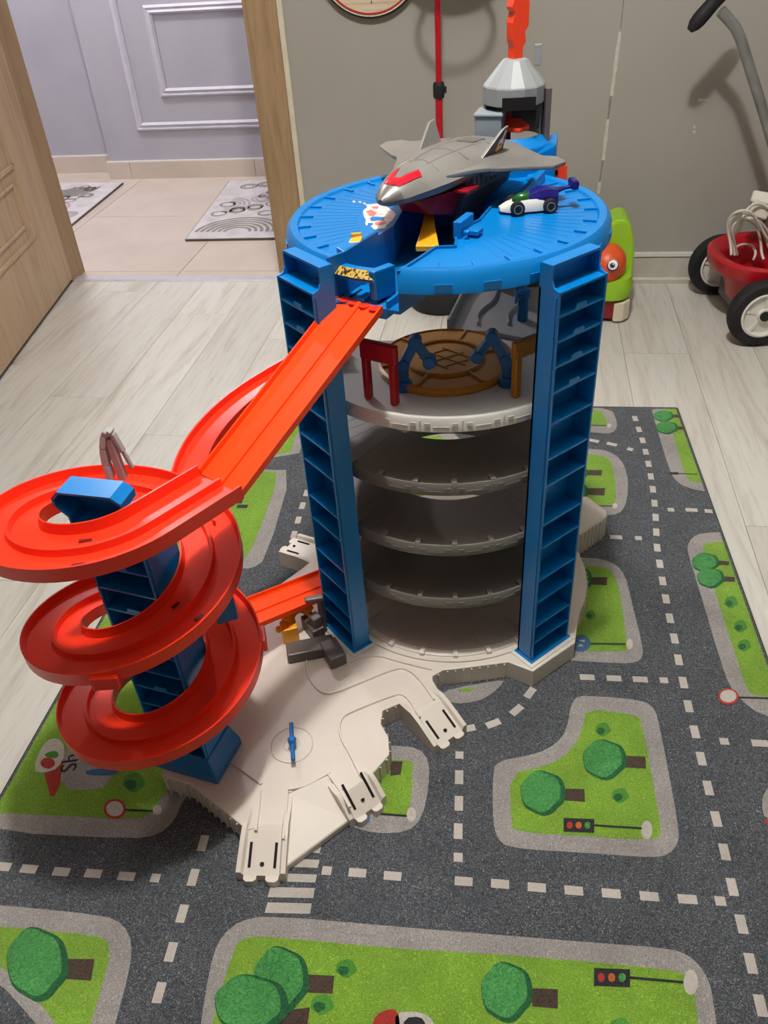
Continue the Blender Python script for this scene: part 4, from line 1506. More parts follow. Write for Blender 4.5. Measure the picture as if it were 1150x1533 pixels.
# flame shaped white and pink patches laid flat on the deck
FL1 = mat('decal white', srgb(238, 228, 222), 0.22, 0.5, noise=(120, srgb(240, 190, 180), 1.0, 0.5, 0.6))
FL2 = mat('decal pink', srgb(226, 110, 100), 0.25, 0.5, noise=(120, srgb(236, 150, 140), 0.9))
def patch(l, lvl, mi, m_):
    m_.flat([(p.x, p.y, DZ - 0.0036 + 0.0003 * lvl) for p in px(l, DZ)], None, mi)
ds = MB()
c4 = lambda l: [(420 + x_ / 4.423, 240 + y_ / 4.423) for x_, y_ in l]
patch(c4([(545, 315), (575, 290), (560, 275), (640, 268), (700, 285), (765, 335), (740, 380), (700, 412), (690, 432), (560, 446), (575, 430), (560, 400), (565, 375), (550, 350)]), 0, 0, ds)
patch(c4([(565, 320), (600, 310), (640, 330), (615, 352), (585, 350)]), 1, 1, ds)
patch(c4([(600, 290), (650, 285), (640, 305), (610, 302)]), 1, 1, ds)
patch(c4([(590, 365), (610, 355), (690, 358), (680, 378), (600, 385)]), 1, 2, ds)
patch(c4([(575, 398), (612, 396), (606, 414), (580, 416)]), 1, 2, ds)
patch(c4([(622, 392), (690, 380), (700, 400), (630, 412)]), 1, 1, ds)
for q in ((475, 255), (515, 258), (545, 268)):
    patch(c4([(q[0], q[1] - 5), (q[0] + 18, q[1] - 4), (q[0] + 20, q[1] + 6), (q[0] + 4, q[1] + 5)]), 0, 0, ds)
patch(c4([(515, 455), (540, 458), (532, 476)]), 0, 0, ds)
patch(c4([(550, 480), (575, 500), (592, 525), (545, 548), (560, 515)]), 0, 0, ds)
gp(ds, 'deck_patch', [FL1, FL2, BLUE], deck, fix=False, label='white and pink flame shaped patches')

# ---- rear lift tower on the deck
RX, RY = -0.016, 1.285
mb = MB()
mb.lathe([(0.040, DZ - 0.02), (0.058, DZ - 0.02), (0.056, 0.700), (0.040, 0.712)], (RX, RY, 0), 32, a0=radians(200), a1=radians(350))
mb.prism([(0.015, 1.24), (0.046, 1.235), (0.050, 1.30), (0.030, 1.31)], DZ - 0.02, lambda p: 0.69 + 0.5 * (p.x - 0.015))
gp(mb, 'lift_base', BLUE, None, bev=0.002)
mb = MB()
mb.lathe([(0.039, 0.705), (0.042, 0.705), (0.042, 0.755), (0.039, 0.755)], (RX, RY, 0), 32, a0=radians(-20), a1=radians(200))
mb.box((0.030, RY - 0.005, 0.735), (0.008, 0.022, 0.07), rz=0.3)
gp(mb, 'lift_shell', GREYD, None, bev=0.001)
mb = MB()
mb.box((-0.047, 1.262, 0.714), (0.038, 0.042, 0.056), rz=-0.15)
mb.box((-0.047, 1.262, 0.7435), (0.042, 0.046, 0.005), rz=-0.15)
gp(mb, 'lift_box', GREYB, None, bev=0.002)
mb = MB()
n = 14
rings = []
for z, r in ((0.752, 0.044), (0.774, 0.044), (0.776, 0.043), (0.806, 0.017), (0.807, 0.012)):
    rings.append([Vector((RX + r * cos(TAU * (i + 0.3) / n), RY + r * sin(TAU * (i + 0.3) / n), z)) for i in range(n)])
mb.loft(rings)
roof = gp(mb, 'lift_roof', GREYL, None, bev=0.0015)
mb = MB()
mb.box((RX + 0.008, RY - 0.043, 0.757), (0.046, 0.004, 0.016), rz=0.08)
gp(mb, 'roof_opening', DARKHOLE, roof)
mb = MB()
mb.box((RX + 0.036, RY + 0.01, 0.745), (0.006, 0.02, 0.060))
mb.box((RX + 0.031, RY + 0.012, 0.808), (0.010, 0.006, 0.026))
gp(mb, 'roof_strut', GREYL, roof, bev=0.001)
mb = MB()
mb.box((RX - 0.012, RY + 0.004, 0.730), (0.018, 0.010, 0.060), rz=0.2)
gp(mb, 'lift_spine', CRIMSON, None, bev=0.001)
mb = MB()
P = [(RX - 0.016, RY - 0.028), (RX + 0.010, RY - 0.040), (RX + 0.024, RY - 0.024), (RX + 0.012, RY - 0.008), (RX - 0.012, RY - 0.006)]
mb.prism(P, 0.719, lambda p: 0.724 + 0.35 * max(0, p.y - RY + 0.03))
gp(mb, 'lift_tray', ORANGE2, None, bev=0.001)
# orange antenna: stem with a wavy flame shaped blade
mb = MB()
prof = [(-0.006, 0.800), (-0.0055, 0.822), (-0.008, 0.830), (-0.0085, 0.850), (-0.006, 0.862), (-0.010, 0.868), (-0.006, 0.880), (-0.011, 0.892), (-0.004, 0.90), (-0.014, 0.925), (-0.002, 0.918), (0.0, 0.945),
        (0.006, 0.918), (0.013, 0.925), (0.010, 0.90), (0.008, 0.885), (0.012, 0.872), (0.012, 0.845), (0.008, 0.838), (0.0095, 0.826), (0.006, 0.820), (0.006, 0.800)]
P = [Vector((x_, z_, 0)) for x_, z_ in prof]
tri = tessellate_polygon([P])
n = len(P)
rt = radians(35)
def ap_(x_, y_, z_):
    return Vector((RX + 1.3 * x_ * cos(rt) - 1.5 * y_ * sin(rt), RY + 1.3 * x_ * sin(rt) + 1.5 * y_ * cos(rt), z_))
mb.add([ap_(p.x, -0.005, p.y) for p in P] + [ap_(p.x, 0.005, p.y) for p in P],
       [tuple(t) for t in tri] + [tuple(i + n for i in t[::-1]) for t in tri] + [(i, (i + 1) % n, n + (i + 1) % n, n + i) for i in range(n)])
ant = gp(mb, 'antenna', ORANGE2, roof, bev=0.001)
gp(MB().box((0.056, 1.285, 0.6545), (0.020, 0.010, 0.022)).box((0.045, 1.283, 0.655), (0.02, 0.006, 0.010)), 'orange_tab', ORANGE2, deck, bev=0.002)

# ---- straight launch ramp
def track_prof(wd, wall=0.007, ribs=True):
    h = wd / 2
    p = [(-h, -0.002), (-h, wall), (-h + 0.0025, wall), (-h + 0.0035, 0.001)]
    if ribs:
        p += [(-0.0035, 0.001), (-0.0028, 0.0035), (0.0028, 0.0035), (0.0035, 0.001)]
    p += [(h - 0.0035, 0.001), (h - 0.0025, wall), (h, wall), (h, -0.002)]
    return p


ra0 = Vector((-0.181, 0.884, 0.619))
ra1 = Vector((-0.308, 0.678, 0.501))
rt_ = gp(MB().sweep([ra0.lerp(ra1, i / 12) for i in range(13)], track_prof(0.0715)), 'launch_ramp', ORANGE, None, smooth=30)
mb = MB()
dn = (ra1 - ra0).normalized()
sd = Vector((dn.y, -dn.x, 0)).normalized()
for q in (-0.72, -0.25, 0.25, 0.72):
    c = ra0 + sd * q * 0.033 + Vector((0, 0, 0.002))
    mb.lathe([(0, 0), (0.0075, 0), (0.0075, 0.0012), (0, 0.0012)], (c.x, c.y, c.z - 0.002), 14)
gp(mb, 'ramp_joint', RED, rt_)

# ---- spiral track
SX, SY = -0.437, 0.655
nodes = [(-69, .512), (21, .506), (111, .496), (201, .462), (291, .415), (381, .379), (471, .341), (561, .293), (651, .258), (741, .223), (831, .190), (921, .168), (1011, .150)]
def hz(d):
    for (a, za), (b, zb) in zip(nodes[:-1], nodes[1:]):
        if d <= b:
            return za + (zb - za) * (d - a) / (b - a)
    return nodes[-1][1]
def hzs(d):
    return sum(hz(d + k) for k in (-30, -15, 0, 15, 30)) / 5
RI, RO = 0.066, 0.137
RM_ = (RI + RO) / 2
SPROF = [(-0.0355, -0.004), (-0.0355, 0.013), (-0.0335, 0.013), (-0.0315, 0.001), (-0.0035, 0.001), (-0.0018, 0.009), (0.0018, 0.009), (0.0035, 0.001), (0.0315, 0.001), (0.0335, 0.013), (0.0355, 0.013), (0.0355, -0.004)]
def hpath(d0, d1, step=5):
    n_ = int((d1 - d0) / step)
    P_l = []
    for i in range(n_ + 1):
        d_ = d0 + (d1 - d0) * i / n_
        a_ = radians(-d_)
        P_l.append(Vector((SX + RM_ * cos(a_), SY + RM_ * sin(a_), hzs(d_))))
    return P_l
lead = [ra1.lerp(Vector((SX + RM_ * cos(radians(-34)), SY + RM_ * sin(radians(-34)), hzs(34))), i / 6) for i in range(6)]
p1_ = lead + hpath(34, 200)
p2_ = hpath(196, 474)
p3_ = hpath(466, 744)
p4_ = hpath(736, 938) + [Vector((-0.503, 0.723, 0.162)).lerp(Vector((-0.40, 0.853, 0.118)), i / 4) for i in range(1, 5)]
spiral_parts = []
for i, P in enumerate((p1_, p2_, p3_, p4_)):
    o = gp(MB().sweep(P, SPROF, cap=False), 'spiral_track', RED, None, smooth=35)
    spiral_parts.append(o)
SLOTM = mat('dark red slot', srgb(110, 12, 8), 0.5, 0.3, noise=(30, srgb(90, 8, 6), 0.6))
# clip joints between the spiral pieces and slots in the lanes
for o, dlist in ((spiral_parts[0], (128,)), (spiral_parts[1], (440,)), (spiral_parts[2], (700,))):
    mb = MB()
    for d_ in dlist:
        a_ = radians(-d_)
        c = (SX + (RO + 0.001) * cos(a_), SY + (RO + 0.001) * sin(a_), hzs(d_) - 0.001)
        mb.box(c, (0.008, 0.030, 0.018), rz=a_)
    gp(mb, 'track_clip', RED, o, bev=0.001)
    for d_ in (dlist[0] - 52,):
        if d_ < 60:
            continue
        a_ = radians(-d_)
        for rr in (RI + 0.017, RO - 0.017):
            gp(MB().box((SX + rr * cos(a_), SY + rr * sin(a_), hzs(d_) + 0.0016), (0.004, 0.013, 0.0008), rz=a_), 'lane_slot', SLOTM, o)
# curved feeder from the tower to the spiral
fp = [Vector(p) for p in ((-0.235, 1.035, 0.487), (-0.285, 1.02, 0.478), (-0.335, 0.985, 0.462), (-0.378, 0.935, 0.448), (-0.404, 0.872, 0.434), (-0.409, 0.815, 0.420), (-0.395, 0.76, 0.410), (-0.365, 0.715, 0.402))]
fp = chaikin(fp, 2, False)
gp(MB().sweep(fp, track_prof(0.043, 0.010, False)), 'feeder_track', RED, None, smooth=35)
# exit track back to the tower base
e0, e1 = Vector((-0.40, 0.853, 0.118)), Vector((-0.238, 1.057, 0.056))
gp(MB().sweep([e0.lerp(e1, i / 8) for i in range(9)], track_prof(0.068)), 'exit_track', ORANGE, None, smooth=30)
# support column of the spiral
SHC = [0.075 + 0.034 * i for i in range(12)]
sc_ = pillar('support_column', (-0.420, 0.653), radians(-11), PZ, 0.470, SHC, SHC[::2], hw=0.0405, hd=0.029, cap=False)
mb = MB()
M_ = Matrix.Rotation(radians(-11), 3, 'Z')
rings = []
for z, a, b in ((PZ, 0.052, 0.036), (PZ + 0.014, 0.052, 0.036), (PZ + 0.045, 0.042, 0.0305)):
    rings.append([M_ @ Vector((sx * a, sy * b, 0)) + Vector((-0.420, 0.653, z)) for sx, sy in ((-1, -1), (1, -1), (1, 1), (-1, 1))])
mb.loft(rings)
gp(mb, 'column_foot', BLUE_D, sc_, off=(0, 0, 0), bev=0.002)
sc_foot = [c for c in sc_.children if c.name.startswith('column_foot')][0]
sc_foot.matrix_parent_inverse = (Matrix.Translation(sc_.location + G0) @ Matrix.Rotation(radians(-11), 4, 'Z')).inverted()
# flared open head of the column
mb = MB()
oh = [(-0.043, -0.004), (-0.034, 0.005), (0.028, 0.005), (0.038, -0.003), (0.038, -0.012), (0.028, -0.024), (0.028, -0.038), (-0.030, -0.038), (-0.030, -0.027), (-0.043, -0.013)]
hz0 = 0.523
def hd_(x_, y_, z_):
    return Matrix.Rotation(radians(-5), 3, 'Z') @ Vector((x_, y_, 0)) + Vector((-0.426, 0.634, 0)) + Vector((0, 0, z_))
n = len(oh)
T_ = 0.003
inn = [(x_ * 0.93, (z_ + 0.016) * 0.88 - 0.016) for x_, z_ in oh]
F0 = [hd_(x_, -0.020, hz0 + z_) for x_, z_ in oh]
F1 = [hd_(x_, 0.010, hz0 + z_) for x_, z_ in oh]
I0 = [hd_(x_, -0.020, hz0 + z_) for x_, z_ in inn]
I1 = [hd_(x_, 0.007, hz0 + z_) for x_, z_ in inn]
fs = []
for i in range(n):
    j = (i + 1) % n
    fs += [(i, j, n + j, n + i), (i, j, 2 * n + j, 2 * n + i), (2 * n + i, 2 * n + j, 3 * n + j, 3 * n + i)]
tri = tessellate_polygon([[Vector((x_, z_, 0)) for x_, z_ in oh]])
fs += [tuple(n + k for k in t) for t in tri] + [tuple(3 * n + k for k in t) for t in tri]
mb.add(F0 + F1 + I0 + I1, fs)
gp(mb, 'column_head', BLUE, None)
LEVERM = plastic('lever grey plastic', (170, 170, 170), 0.4)
# grey lever at the back of the top loop
mb = MB()
lp = [(-0.481, 0.752, 0.450), (-0.482, 0.754, 0.470), (-0.480, 0.756, 0.492), (-0.475, 0.758, 0.509), (-0.470, 0.758, 0.515), (-0.465, 0.758, 0.512)]
mb.sweep([Vector((0, 0, 0)), Vector((0.001, 0, 0))], [(0, 0), (0.0001, 0), (0, 0.0001)])
mb = MB()
for a, b in zip(lp[:-1], lp[1:]):
    mb.beam(a, b, 0.012, 0.008, up=(1, 0, 0.2))
mb.beam((-0.465, 0.758, 0.512), (-0.458, 0.758, 0.486), 0.008, 0.006, up=(1, 0, 0))
mb.beam((-0.458, 0.758, 0.486), (-0.452, 0.758, 0.462), 0.005, 0.005, up=(1, 0, 0))
mb.beam((-0.471, 0.758, 0.505), (-0.467, 0.756, 0.448), 0.009, 0.010, up=(1, 0, 0))
gp(mb, 'grey_lever', LEVERM, None, bev=0.0015)
gp(MB().box((-0.340, 0.682, 0.312), (0.026, 0.022, 0.034), rz=0.5), 'track_bracket', BLUE_D, None, bev=0.002)

# ---- fuel corner at the foot of the left pillar
def zbox(mb_, u, v, z, size, rz, z0=PZ):
    p = at(u, v, z0)
    mb_.box((p.x, p.y, z0 + z), size, rz)
mb = MB()
R45 = radians(40)
mb.box((-0.300, 0.858, PZ + 0.010), (0.075, 0.030, 0.020), rz=radians(20))
mb.box((-0.262, 0.852, PZ + 0.011), (0.028, 0.045, 0.022), rz=radians(35))
mb.box((-0.306, 0.905, PZ + 0.012), (0.045, 0.022, 0.024), rz=radians(-50))
mb.box((-0.298, 0.898, PZ + 0.034), (0.018, 0.016, 0.022), rz=radians(-40))
mb.box((-0.288, 0.908, PZ + 0.045), (0.010, 0.010, 0.07), rz=radians(-40))
mb.box((-0.296, 0.902, PZ + 0.078), (0.030, 0.010, 0.008), rz=radians(20))
gp(mb, 'fuel_station', GREYD, plate, bev=0.0025)
mb = MB()
mb.box((-0.341, 0.888, PZ + 0.016), (0.026, 0.024, 0.030), rz=radians(25))
P = [Vector((-0.345, 0.892, PZ + 0.030)), Vector((-0.342, 0.915, PZ + 0.036)), Vector((-0.328, 0.928, PZ + 0.034)), Vector((-0.312, 0.924, PZ + 0.026))]
mb.tube(chaikin(P, 2, False), 0.010, 8)
mb.lathe([(0, 0), (0.005, 0), (0.005, 0.008), (0, 0.008)], (-0.358, 0.886, PZ + 0.016), 10)
gp(mb, 'orange_pump', YELLOW, plate, bev=0.002)

# ------------------------------------------------------------------ jet
axis = Vector((-0.45, -0.893, 0)).normalized()
jr = atan2(axis.y, axis.x)
JO = Vector((-0.090, 1.140, DZ - 0.001))
jet = thing('toy_jet', 'silver grey toy jet plane with a red cockpit window, parked on the blue deck', 'toy plane', JO, jr)
JH = 0.048      # height of the wing above the deck
# fuselage as a loft, +x is the nose
def sect(x_, hw, zt, zb, zs):
    """cross-section: half width, top, bottom, shoulder heights"""
    pts = [(-hw, zs), (-hw * 0.82, zs + (zt - zs) * 0.45), (-hw * 0.38, zt - (zt - zs) * 0.06), (0, zt), (hw * 0.38, zt - (zt - zs) * 0.06), (hw * 0.82, zs + (zt - zs) * 0.45), (hw, zs),
           (hw * 0.85, zb + (zs - zb) * 0.3), (hw * 0.4, zb), (-hw * 0.4, zb), (-hw * 0.85, zb + (zs - zb) * 0.3)]
    return [Vector((x_, y_, z_)) for y_, z_ in pts]
secs = [(0.168, 0.004, 0.041, 0.035, 0.038), (0.160, 0.014, 0.047, 0.032, 0.038), (0.145, 0.024, 0.054, 0.030, 0.039), (0.120, 0.034, 0.060, 0.028, 0.041), (0.09, 0.044, 0.063, 0.028, 0.043), (0.05, 0.055, 0.065, 0.031, 0.046),
        (0.0, 0.062, 0.064, 0.034, 0.048), (-0.05, 0.064, 0.060, 0.036, 0.048), (-0.088, 0.058, 0.056, 0.037, 0.047)]
mb = MB()
mb.loft([sect(*s_) for s_ in secs][::-1])
fus = mb.build('fuselage', SILVER, jet, smooth=32)
mb = MB()
mb.loft([sect(*s_) for s_ in ((0.1705, 0.004, 0.041, 0.035, 0.038), (0.163, 0.0125, 0.0465, 0.0312, 0.038), (0.150, 0.0212, 0.0527, 0.0296, 0.0388))][::-1])
mb.build('nose_cone', SILVER_D, jet, smooth=40)
# red cockpit glazing: chevron laid just proud of the fuselage surface
def topz(x_, y_):
    for a, b in zip(secs[:-1], secs[1:]):
        if b[0] <= x_ <= a[0]:
            k_ = (a[0] - x_) / (a[0] - b[0])
            s_ = [a[i] + (b[i] - a[i]) * k_ for i in range(5)]
            pts = sect(*s_)
            for p, q in zip(pts[:6], pts[1:7]):
                if p.y <= y_ <= q.y:
                    return p.z + (q.z - p.z) * (y_ - p.y) / max(1e-6, q.y - p.y)
    return 0.05
def skin_patch(mb_, poly, lift=0.001, mi=0, th=0.0015):
    """poly in (x,y); fine grid clipped by point-in-polygon would be heavy: fan of short strips instead"""
    P = [Vector((x_, y_, 0)) for x_, y_ in poly]
    tri = tessellate_polygon([P])
    for t in tri:
        a, b, c = (P[i] for i in t)
        N_ = 5
        grid = {}
        for i in range(N_ + 1):
            for j in range(N_ + 1 - i):
                p = a + (b - a) * i / N_ + (c - a) * j / N_
                grid[(i, j)] = Vector((p.x, p.y, topz(p.x, p.y) + lift))
        for i in range(N_):
            for j in range(N_ - i):
                mb_.add([grid[(i, j)], grid[(i + 1, j)], grid[(i, j + 1)]], [(0, 1, 2)], mi)
                if i + j < N_ - 1:
                    mb_.add([grid[(i + 1, j)], grid[(i + 1, j + 1)], grid[(i, j + 1)]], [(0, 1, 2)], mi)
REDG = mat('red glazing', srgb(206, 22, 44), 0.12, 0.6, noise=(40, srgb(180, 14, 36), 0.6))
mb = MB()
for sgn in (1, -1):
    skin_patch(mb, [(0.150, 0.0), (0.146, 0.012 * sgn), (0.112, 0.0225 * sgn), (0.106, 0.014 * sgn), (0.133, 0.004 * sgn), (0.134, 0.0)])
mb.build('cockpit_window', REDG, jet, smooth=40)
# panel lines and little lights
mb = MB()
for pth in ([(0.085, -0.03), (0.075, 0.0), (0.085, 0.03)], [(0.03, -0.04), (0.02, 0.0), (0.03, 0.04)], [(0.085, 0.012), (0.03, 0.016), (-0.05, 0.018)], [(0.085, -0.012), (0.03, -0.016), (-0.05, -0.018)], [(-0.04, -0.045), (-0.045, 0.045)]):
    Q = []
    for a, b in zip(pth[:-1], pth[1:]):
        for i in range(6):
            k_ = i / 5
            x_, y_ = a[0] + (b[0] - a[0]) * k_, a[1] + (b[1] - a[1]) * k_
            Q.append((x_, y_, topz(x_, y_)))
    Q = [q for i, q in enumerate(Q) if i == 0 or (Vector(q) - Vector(Q[i - 1])).length > 1e-5]
    mb.tube(Q, 0.0007, 5)
for i in range(7):
    mb.box((-0.03 - 0.005 * i, 0.0, topz(-0.03 - 0.005 * i, 0) + 0.0005), (0.002, 0.026, 0.0025))
mb.build('panel_line', SILVER, jet)


def wing(sg, name='wing'):
    # plan outline (x, y) with thickness; swept and slightly drooping
    pl_ = [(0.085, 0.040), (0.050, 0.058), (0.030, 0.072), (0.024, 0.084), (-0.020, 0.136), (-0.044, 0.141), (-0.058, 0.122), (-0.052, 0.104), (-0.072, 0.070), (-0.084, 0.052)]
    n_ = len(pl_)
    def zt_(x_, y_):
        return JH + 0.004 - 0.05 * max(0, y_ - 0.05)
    top_ = [Vector((x_, y_ * sg, zt_(x_, y_))) for x_, y_ in pl_]
    bot_ = [Vector((x_, y_ * sg, zt_(x_, y_) - 0.0055)) for x_, y_ in pl_]
    tri = tessellate_polygon([[Vector((x_, y_, 0)) for x_, y_ in pl_]])
    mb_ = MB()
    mb_.add(top_ + bot_, [tuple(t) for t in tri] + [tuple(i + n_ for i in t[::-1]) for t in tri] + [(i, (i + 1) % n_, n_ + (i + 1) % n_, n_ + i) for i in range(n_)])
    w_ = mb_.build(name, SILVER, jet, bev=0.0016)
    t_ = MB()
    t_.tube([(0.028, 0.066 * sg, JH - 0.004), (-0.01, 0.066 * sg, JH - 0.006), (-0.05, 0.066 * sg, JH - 0.004)], [0.006, 0.009, 0.007], 10)
    t_.build('engine_pod', SILVER_D, w_, smooth=40)
    g_ = MB()
    for i in range(6):
        g_.box((0.035 - 0.012 * i, 0.050 * sg, JH - 0.014), (0.006, 0.004, 0.022))
    g_.box((-0.01, 0.046 * sg, JH - 0.016), (0.12, 0.006, 0.030))
    g_.build('side_intake', GREYD, w_, bev=0.001)


wing(1)
wing(-1)
STP = mat('purple fin sticker', srgb(46, 40, 74), 0.35, 0.5, noise=(60, srgb(58, 50, 92), 0.8))
STG = mat('gold fin sticker', srgb(214, 156, 70), 0.35, 0.5, noise=(90, srgb(226, 180, 100), 0.8))
STW = mat('white fin sticker', srgb(226, 222, 226), 0.35, 0.5, noise=(90, srgb(200, 196, 206), 0.8))
for sg in (1, -1):
    fp_ = [(0.026, 0.0), (-0.020, 0.031), (-0.033, 0.033), (-0.036, 0.0)]
    yb, tilt = 0.047 * sg, 0.30 * sg
    def fpt(x_, z_, e_):
        return Vector((x_ - 0.008, yb + z_ * tilt + e_, JH + 0.003 + z_))
    P = [Vector((x_, z_, 0)) for x_, z_ in fp_]
    n = 4
    mb = MB()
    mb.add([fpt(x_, z_, 0.0018) for x_, z_ in fp_] + [fpt(x_, z_, -0.0018) for x_, z_ in fp_], [(0, 1, 2, 3), (7, 6, 5, 4)] + [(i, (i + 1) % 4, 4 + (i + 1) % 4, 4 + i) for i in range(4)])
    fin = mb.build('tail_fin', SILVER, jet, bev=0.0008)
    if sg == 1:
        s_ = MB()
        e_ = 0.0024
        s_.add([fpt(x_, z_, e_) for x_, z_ in ((0.016, 0.003), (-0.020, 0.028), (-0.030, 0.030), (-0.033, 0.003))], [(0, 1, 2, 3)], 0)
        s_.add([fpt(x_, z_, e_ + 0.0003) for x_, z_ in ((-0.012, 0.011), (-0.016, 0.019), (-0.021, 0.020), (-0.024, 0.029), (-0.029, 0.028), (-0.026, 0.019), (-0.029, 0.011), (-0.021, 0.014))], [(0, 1, 2, 3, 4, 5, 6, 7)], 2)
        s_.add([fpt(x_, z_, e_ + 0.0005) for x_, z_ in ((-0.009, 0.007), (-0.014, 0.014), (-0.020, 0.011), (-0.027, 0.013), (-0.026, 0.006), (-0.016, 0.004))], [(0, 1, 2, 3, 4, 5)], 1)
        s_.build('fin_sticker', [STP, STG, STW], fin, fix=False, label='purple sticker with a white and gold motif')
# belly: red tray and dark launcher body going down into the channel
mb = MB()
mb.loft([[Vector((x_, y_, z_)) for y_, z_ in ((-hw, 0.028), (hw, 0.028), (hw * 0.7, zb), (-hw * 0.7, zb))] for x_, hw, zb in ((0.118, 0.020, 0.024), (0.095, 0.032, 0.004), (0.055, 0.044, -0.006), (0.050, 0.044, -0.006))])
mb.box((0.055, 0.052, 0.029), (0.030, 0.020, 0.004))
mb.box((0.055, -0.052, 0.029), (0.030, 0.020, 0.004))
mb.build('belly_tray', mat('deep red plastic', srgb(150, 16, 34), 0.35, 0.5, noise=(20, srgb(128, 10, 26), 0.7)), jet, bev=0.001)
mb = MB()
mb.loft([[Vector((x_, y_, z_)) for y_, z_ in ((-0.050, 0.036), (0.050, 0.036), (0.040, zb), (-0.040, zb))] for x_, zb in ((0.050, -0.010), (0.03, -0.020), (-0.03, -0.004), (-0.080, 0.004))])
mb.build('launcher_body', mat('dark slate plastic', srgb(64, 70, 80), 0.4, 0.5, noise=(20, srgb(54, 60, 70), 0.7)), jet, bev=0.002)

# ------------------------------------------------------------------ toy car
CO = Vector((0.014, 1.080, DZ - 0.004))
car = thing('toy_car', 'small purple and white toy racing car with a tall rear tail, on the blue deck', 'toy car', CO, radians(180 + 14))
mb = MB()
def csec(x_, hw, z0, z1):
    return [Vector((x_, y_, z_)) for y_, z_ in ((-hw, z0), (hw, z0), (hw, z0 + (z1 - z0) * 0.6), (hw * 0.75, z1), (-hw * 0.75, z1), (-hw, z0 + (z1 - z0) * 0.6))]
mb.loft([csec(0.042, 0.006, 0.004, 0.008), csec(0.032, 0.011, 0.003, 0.012), csec(0.015, 0.014, 0.003, 0.016), csec(-0.01, 0.0145, 0.003, 0.018), csec(-0.022, 0.012, 0.004, 0.016)][::-1])
mb.build('body', WHITE, car, smooth=40)
mb = MB()
mb.loft([csec(0.006, 0.0085, 0.014, 0.022), csec(-0.008, 0.012, 0.008, 0.028), csec(-0.022, 0.0125, 0.006, 0.028), csec(-0.032, 0.010, 0.006, 0.025)][::-1])
mb.loft([csec(-0.030, 0.006, 0.020, 0.026), csec(-0.042, 0.003, 0.023, 0.027), csec(-0.050, 0.003, 0.024, 0.028)][::-1])
mb.box((-0.053, 0, 0.029), (0.008, 0.022, 0.010))
mb.lathe([(0, -0.010), (0.005, -0.010), (0.005, 0.010), (0, 0.010)], (-0.053, 0, 0.030), 12, axis=Matrix.Rotation(pi / 2, 3, 'X'))
mb.build('rear_shell', NAVY, car, bev=0.001)
MB().ellipsoid((0.010, 0, 0.015), (0.016, 0.0088, 0.0095), 16, 10).build('windscreen', GLASSG, car, smooth=60)
for x_ in (0.022, -0.020):
    for y_ in (-1, 1):
        q = Matrix.Rotation(pi / 2, 3, 'X')
        wl = MB().lathe([(0, -0.004), (0.0075, -0.004), (0.009, -0.003), (0.009, 0.003), (0.0075, 0.004), (0, 0.004)], (x_, y_ * 0.0165, 0.009), 18, axis=q).build('wheel', BLACK, car, smooth=40)
        MB().lathe([(0.0045, -0.0045), (0.0058, -0.0045), (0.0058, 0.0045), (0.0045, 0.0045)], (x_, y_ * 0.0165, 0.009), 16, axis=q).build('wheel_ring', STEEL, wl, smooth=40)

# ------------------------------------------------------------------ red wagon
WO = Vector((0.832, 2.276, 0))
wrz = radians(8)
wag = thing('toy_wagon', 'red child pull wagon with black and white wheels by the grey wall', 'toy wagon', WO, wrz)
WR = 0.086
Q = Matrix.Rotation(pi / 2, 3, 'X')
TIRE = mat('black tyre', srgb(30, 30, 31), 0.7, 0.3, noise=(50, srgb(44, 44, 45), 0.7))
def wheel(x_, y_):
    c = (x_, y_, WR + 0.001)
    w_ = MB().lathe([(0.056, -0.020), (0.078, -0.021), (WR - 0.002, -0.014), (WR, 0), (WR - 0.002, 0.014), (0.078, 0.021), (0.056, 0.020)], c, 40, axis=Q).build('wheel', TIRE, wag, smooth=50)
    m_ = MB()
    for sg in (-1, 1):
        m_.lathe([(0.050, 0.008 * sg), (0.0575, 0.010 * sg), (0.0585, 0.021 * sg), (0.054, 0.023 * sg), (0.049, 0.014 * sg)], c, 40, axis=Q)
        m_.lathe([(0, 0.004 * sg), (0.052, 0.004 * sg), (0.052, 0.012 * sg), (0.018, 0.014 * sg), (0.016, 0.022 * sg), (0, 0.022 * sg)], c, 36, axis=Q)
        for k_ in range(5):
            a_ = TAU * k_ / 5 + 0.35
            d_ = Vector((cos(a_), 0, sin(a_)))
            m_.beam(Vector(c) + d_ * 0.014 + Vector((0, -sg * 0.012, 0)), Vector(c) + d_ * 0.052 + Vector((0, -sg * 0.014, 0)), 0.008, 0.006, up=(0, 1, 0))
    m_.build('rim', WHITE, w_, smooth=35)
    MB().lathe([(0, -0.027), (0.012, -0.027), (0.013, -0.021), (0.013, 0.021), (0.012, 0.027), (0, 0.027)], c, 18, axis=Q).build('hub_cap', BLACK, w_, smooth=40)
    return w_
for x_ in (-0.235, 0.12):
    for y_ in (-0.170, 0.170):
        wheel(x_, y_)
REDW = plastic('wagon red plastic', (178, 16, 32), 0.3)
def rrect(hx, hy, r, z, n_=8):
    out = []
    for cx_, cy_, a_ in ((hx - r, hy - r, 0), (-hx + r, hy - r, pi / 2), (-hx + r, -hy + r, pi), (hx - r, -hy + r, 3 * pi / 2)):
        for i in range(n_ + 1):
            t_ = a_ + pi / 2 * i / n_
            out.append(Vector((cx_ + r * cos(t_), cy_ + r * sin(t_), z)))
    return out
def tubring(hx, hy, r, z):
    return [p - Vector((0.055, 0, 0)) for p in rrect(hx - 0.055, hy, r, z)]
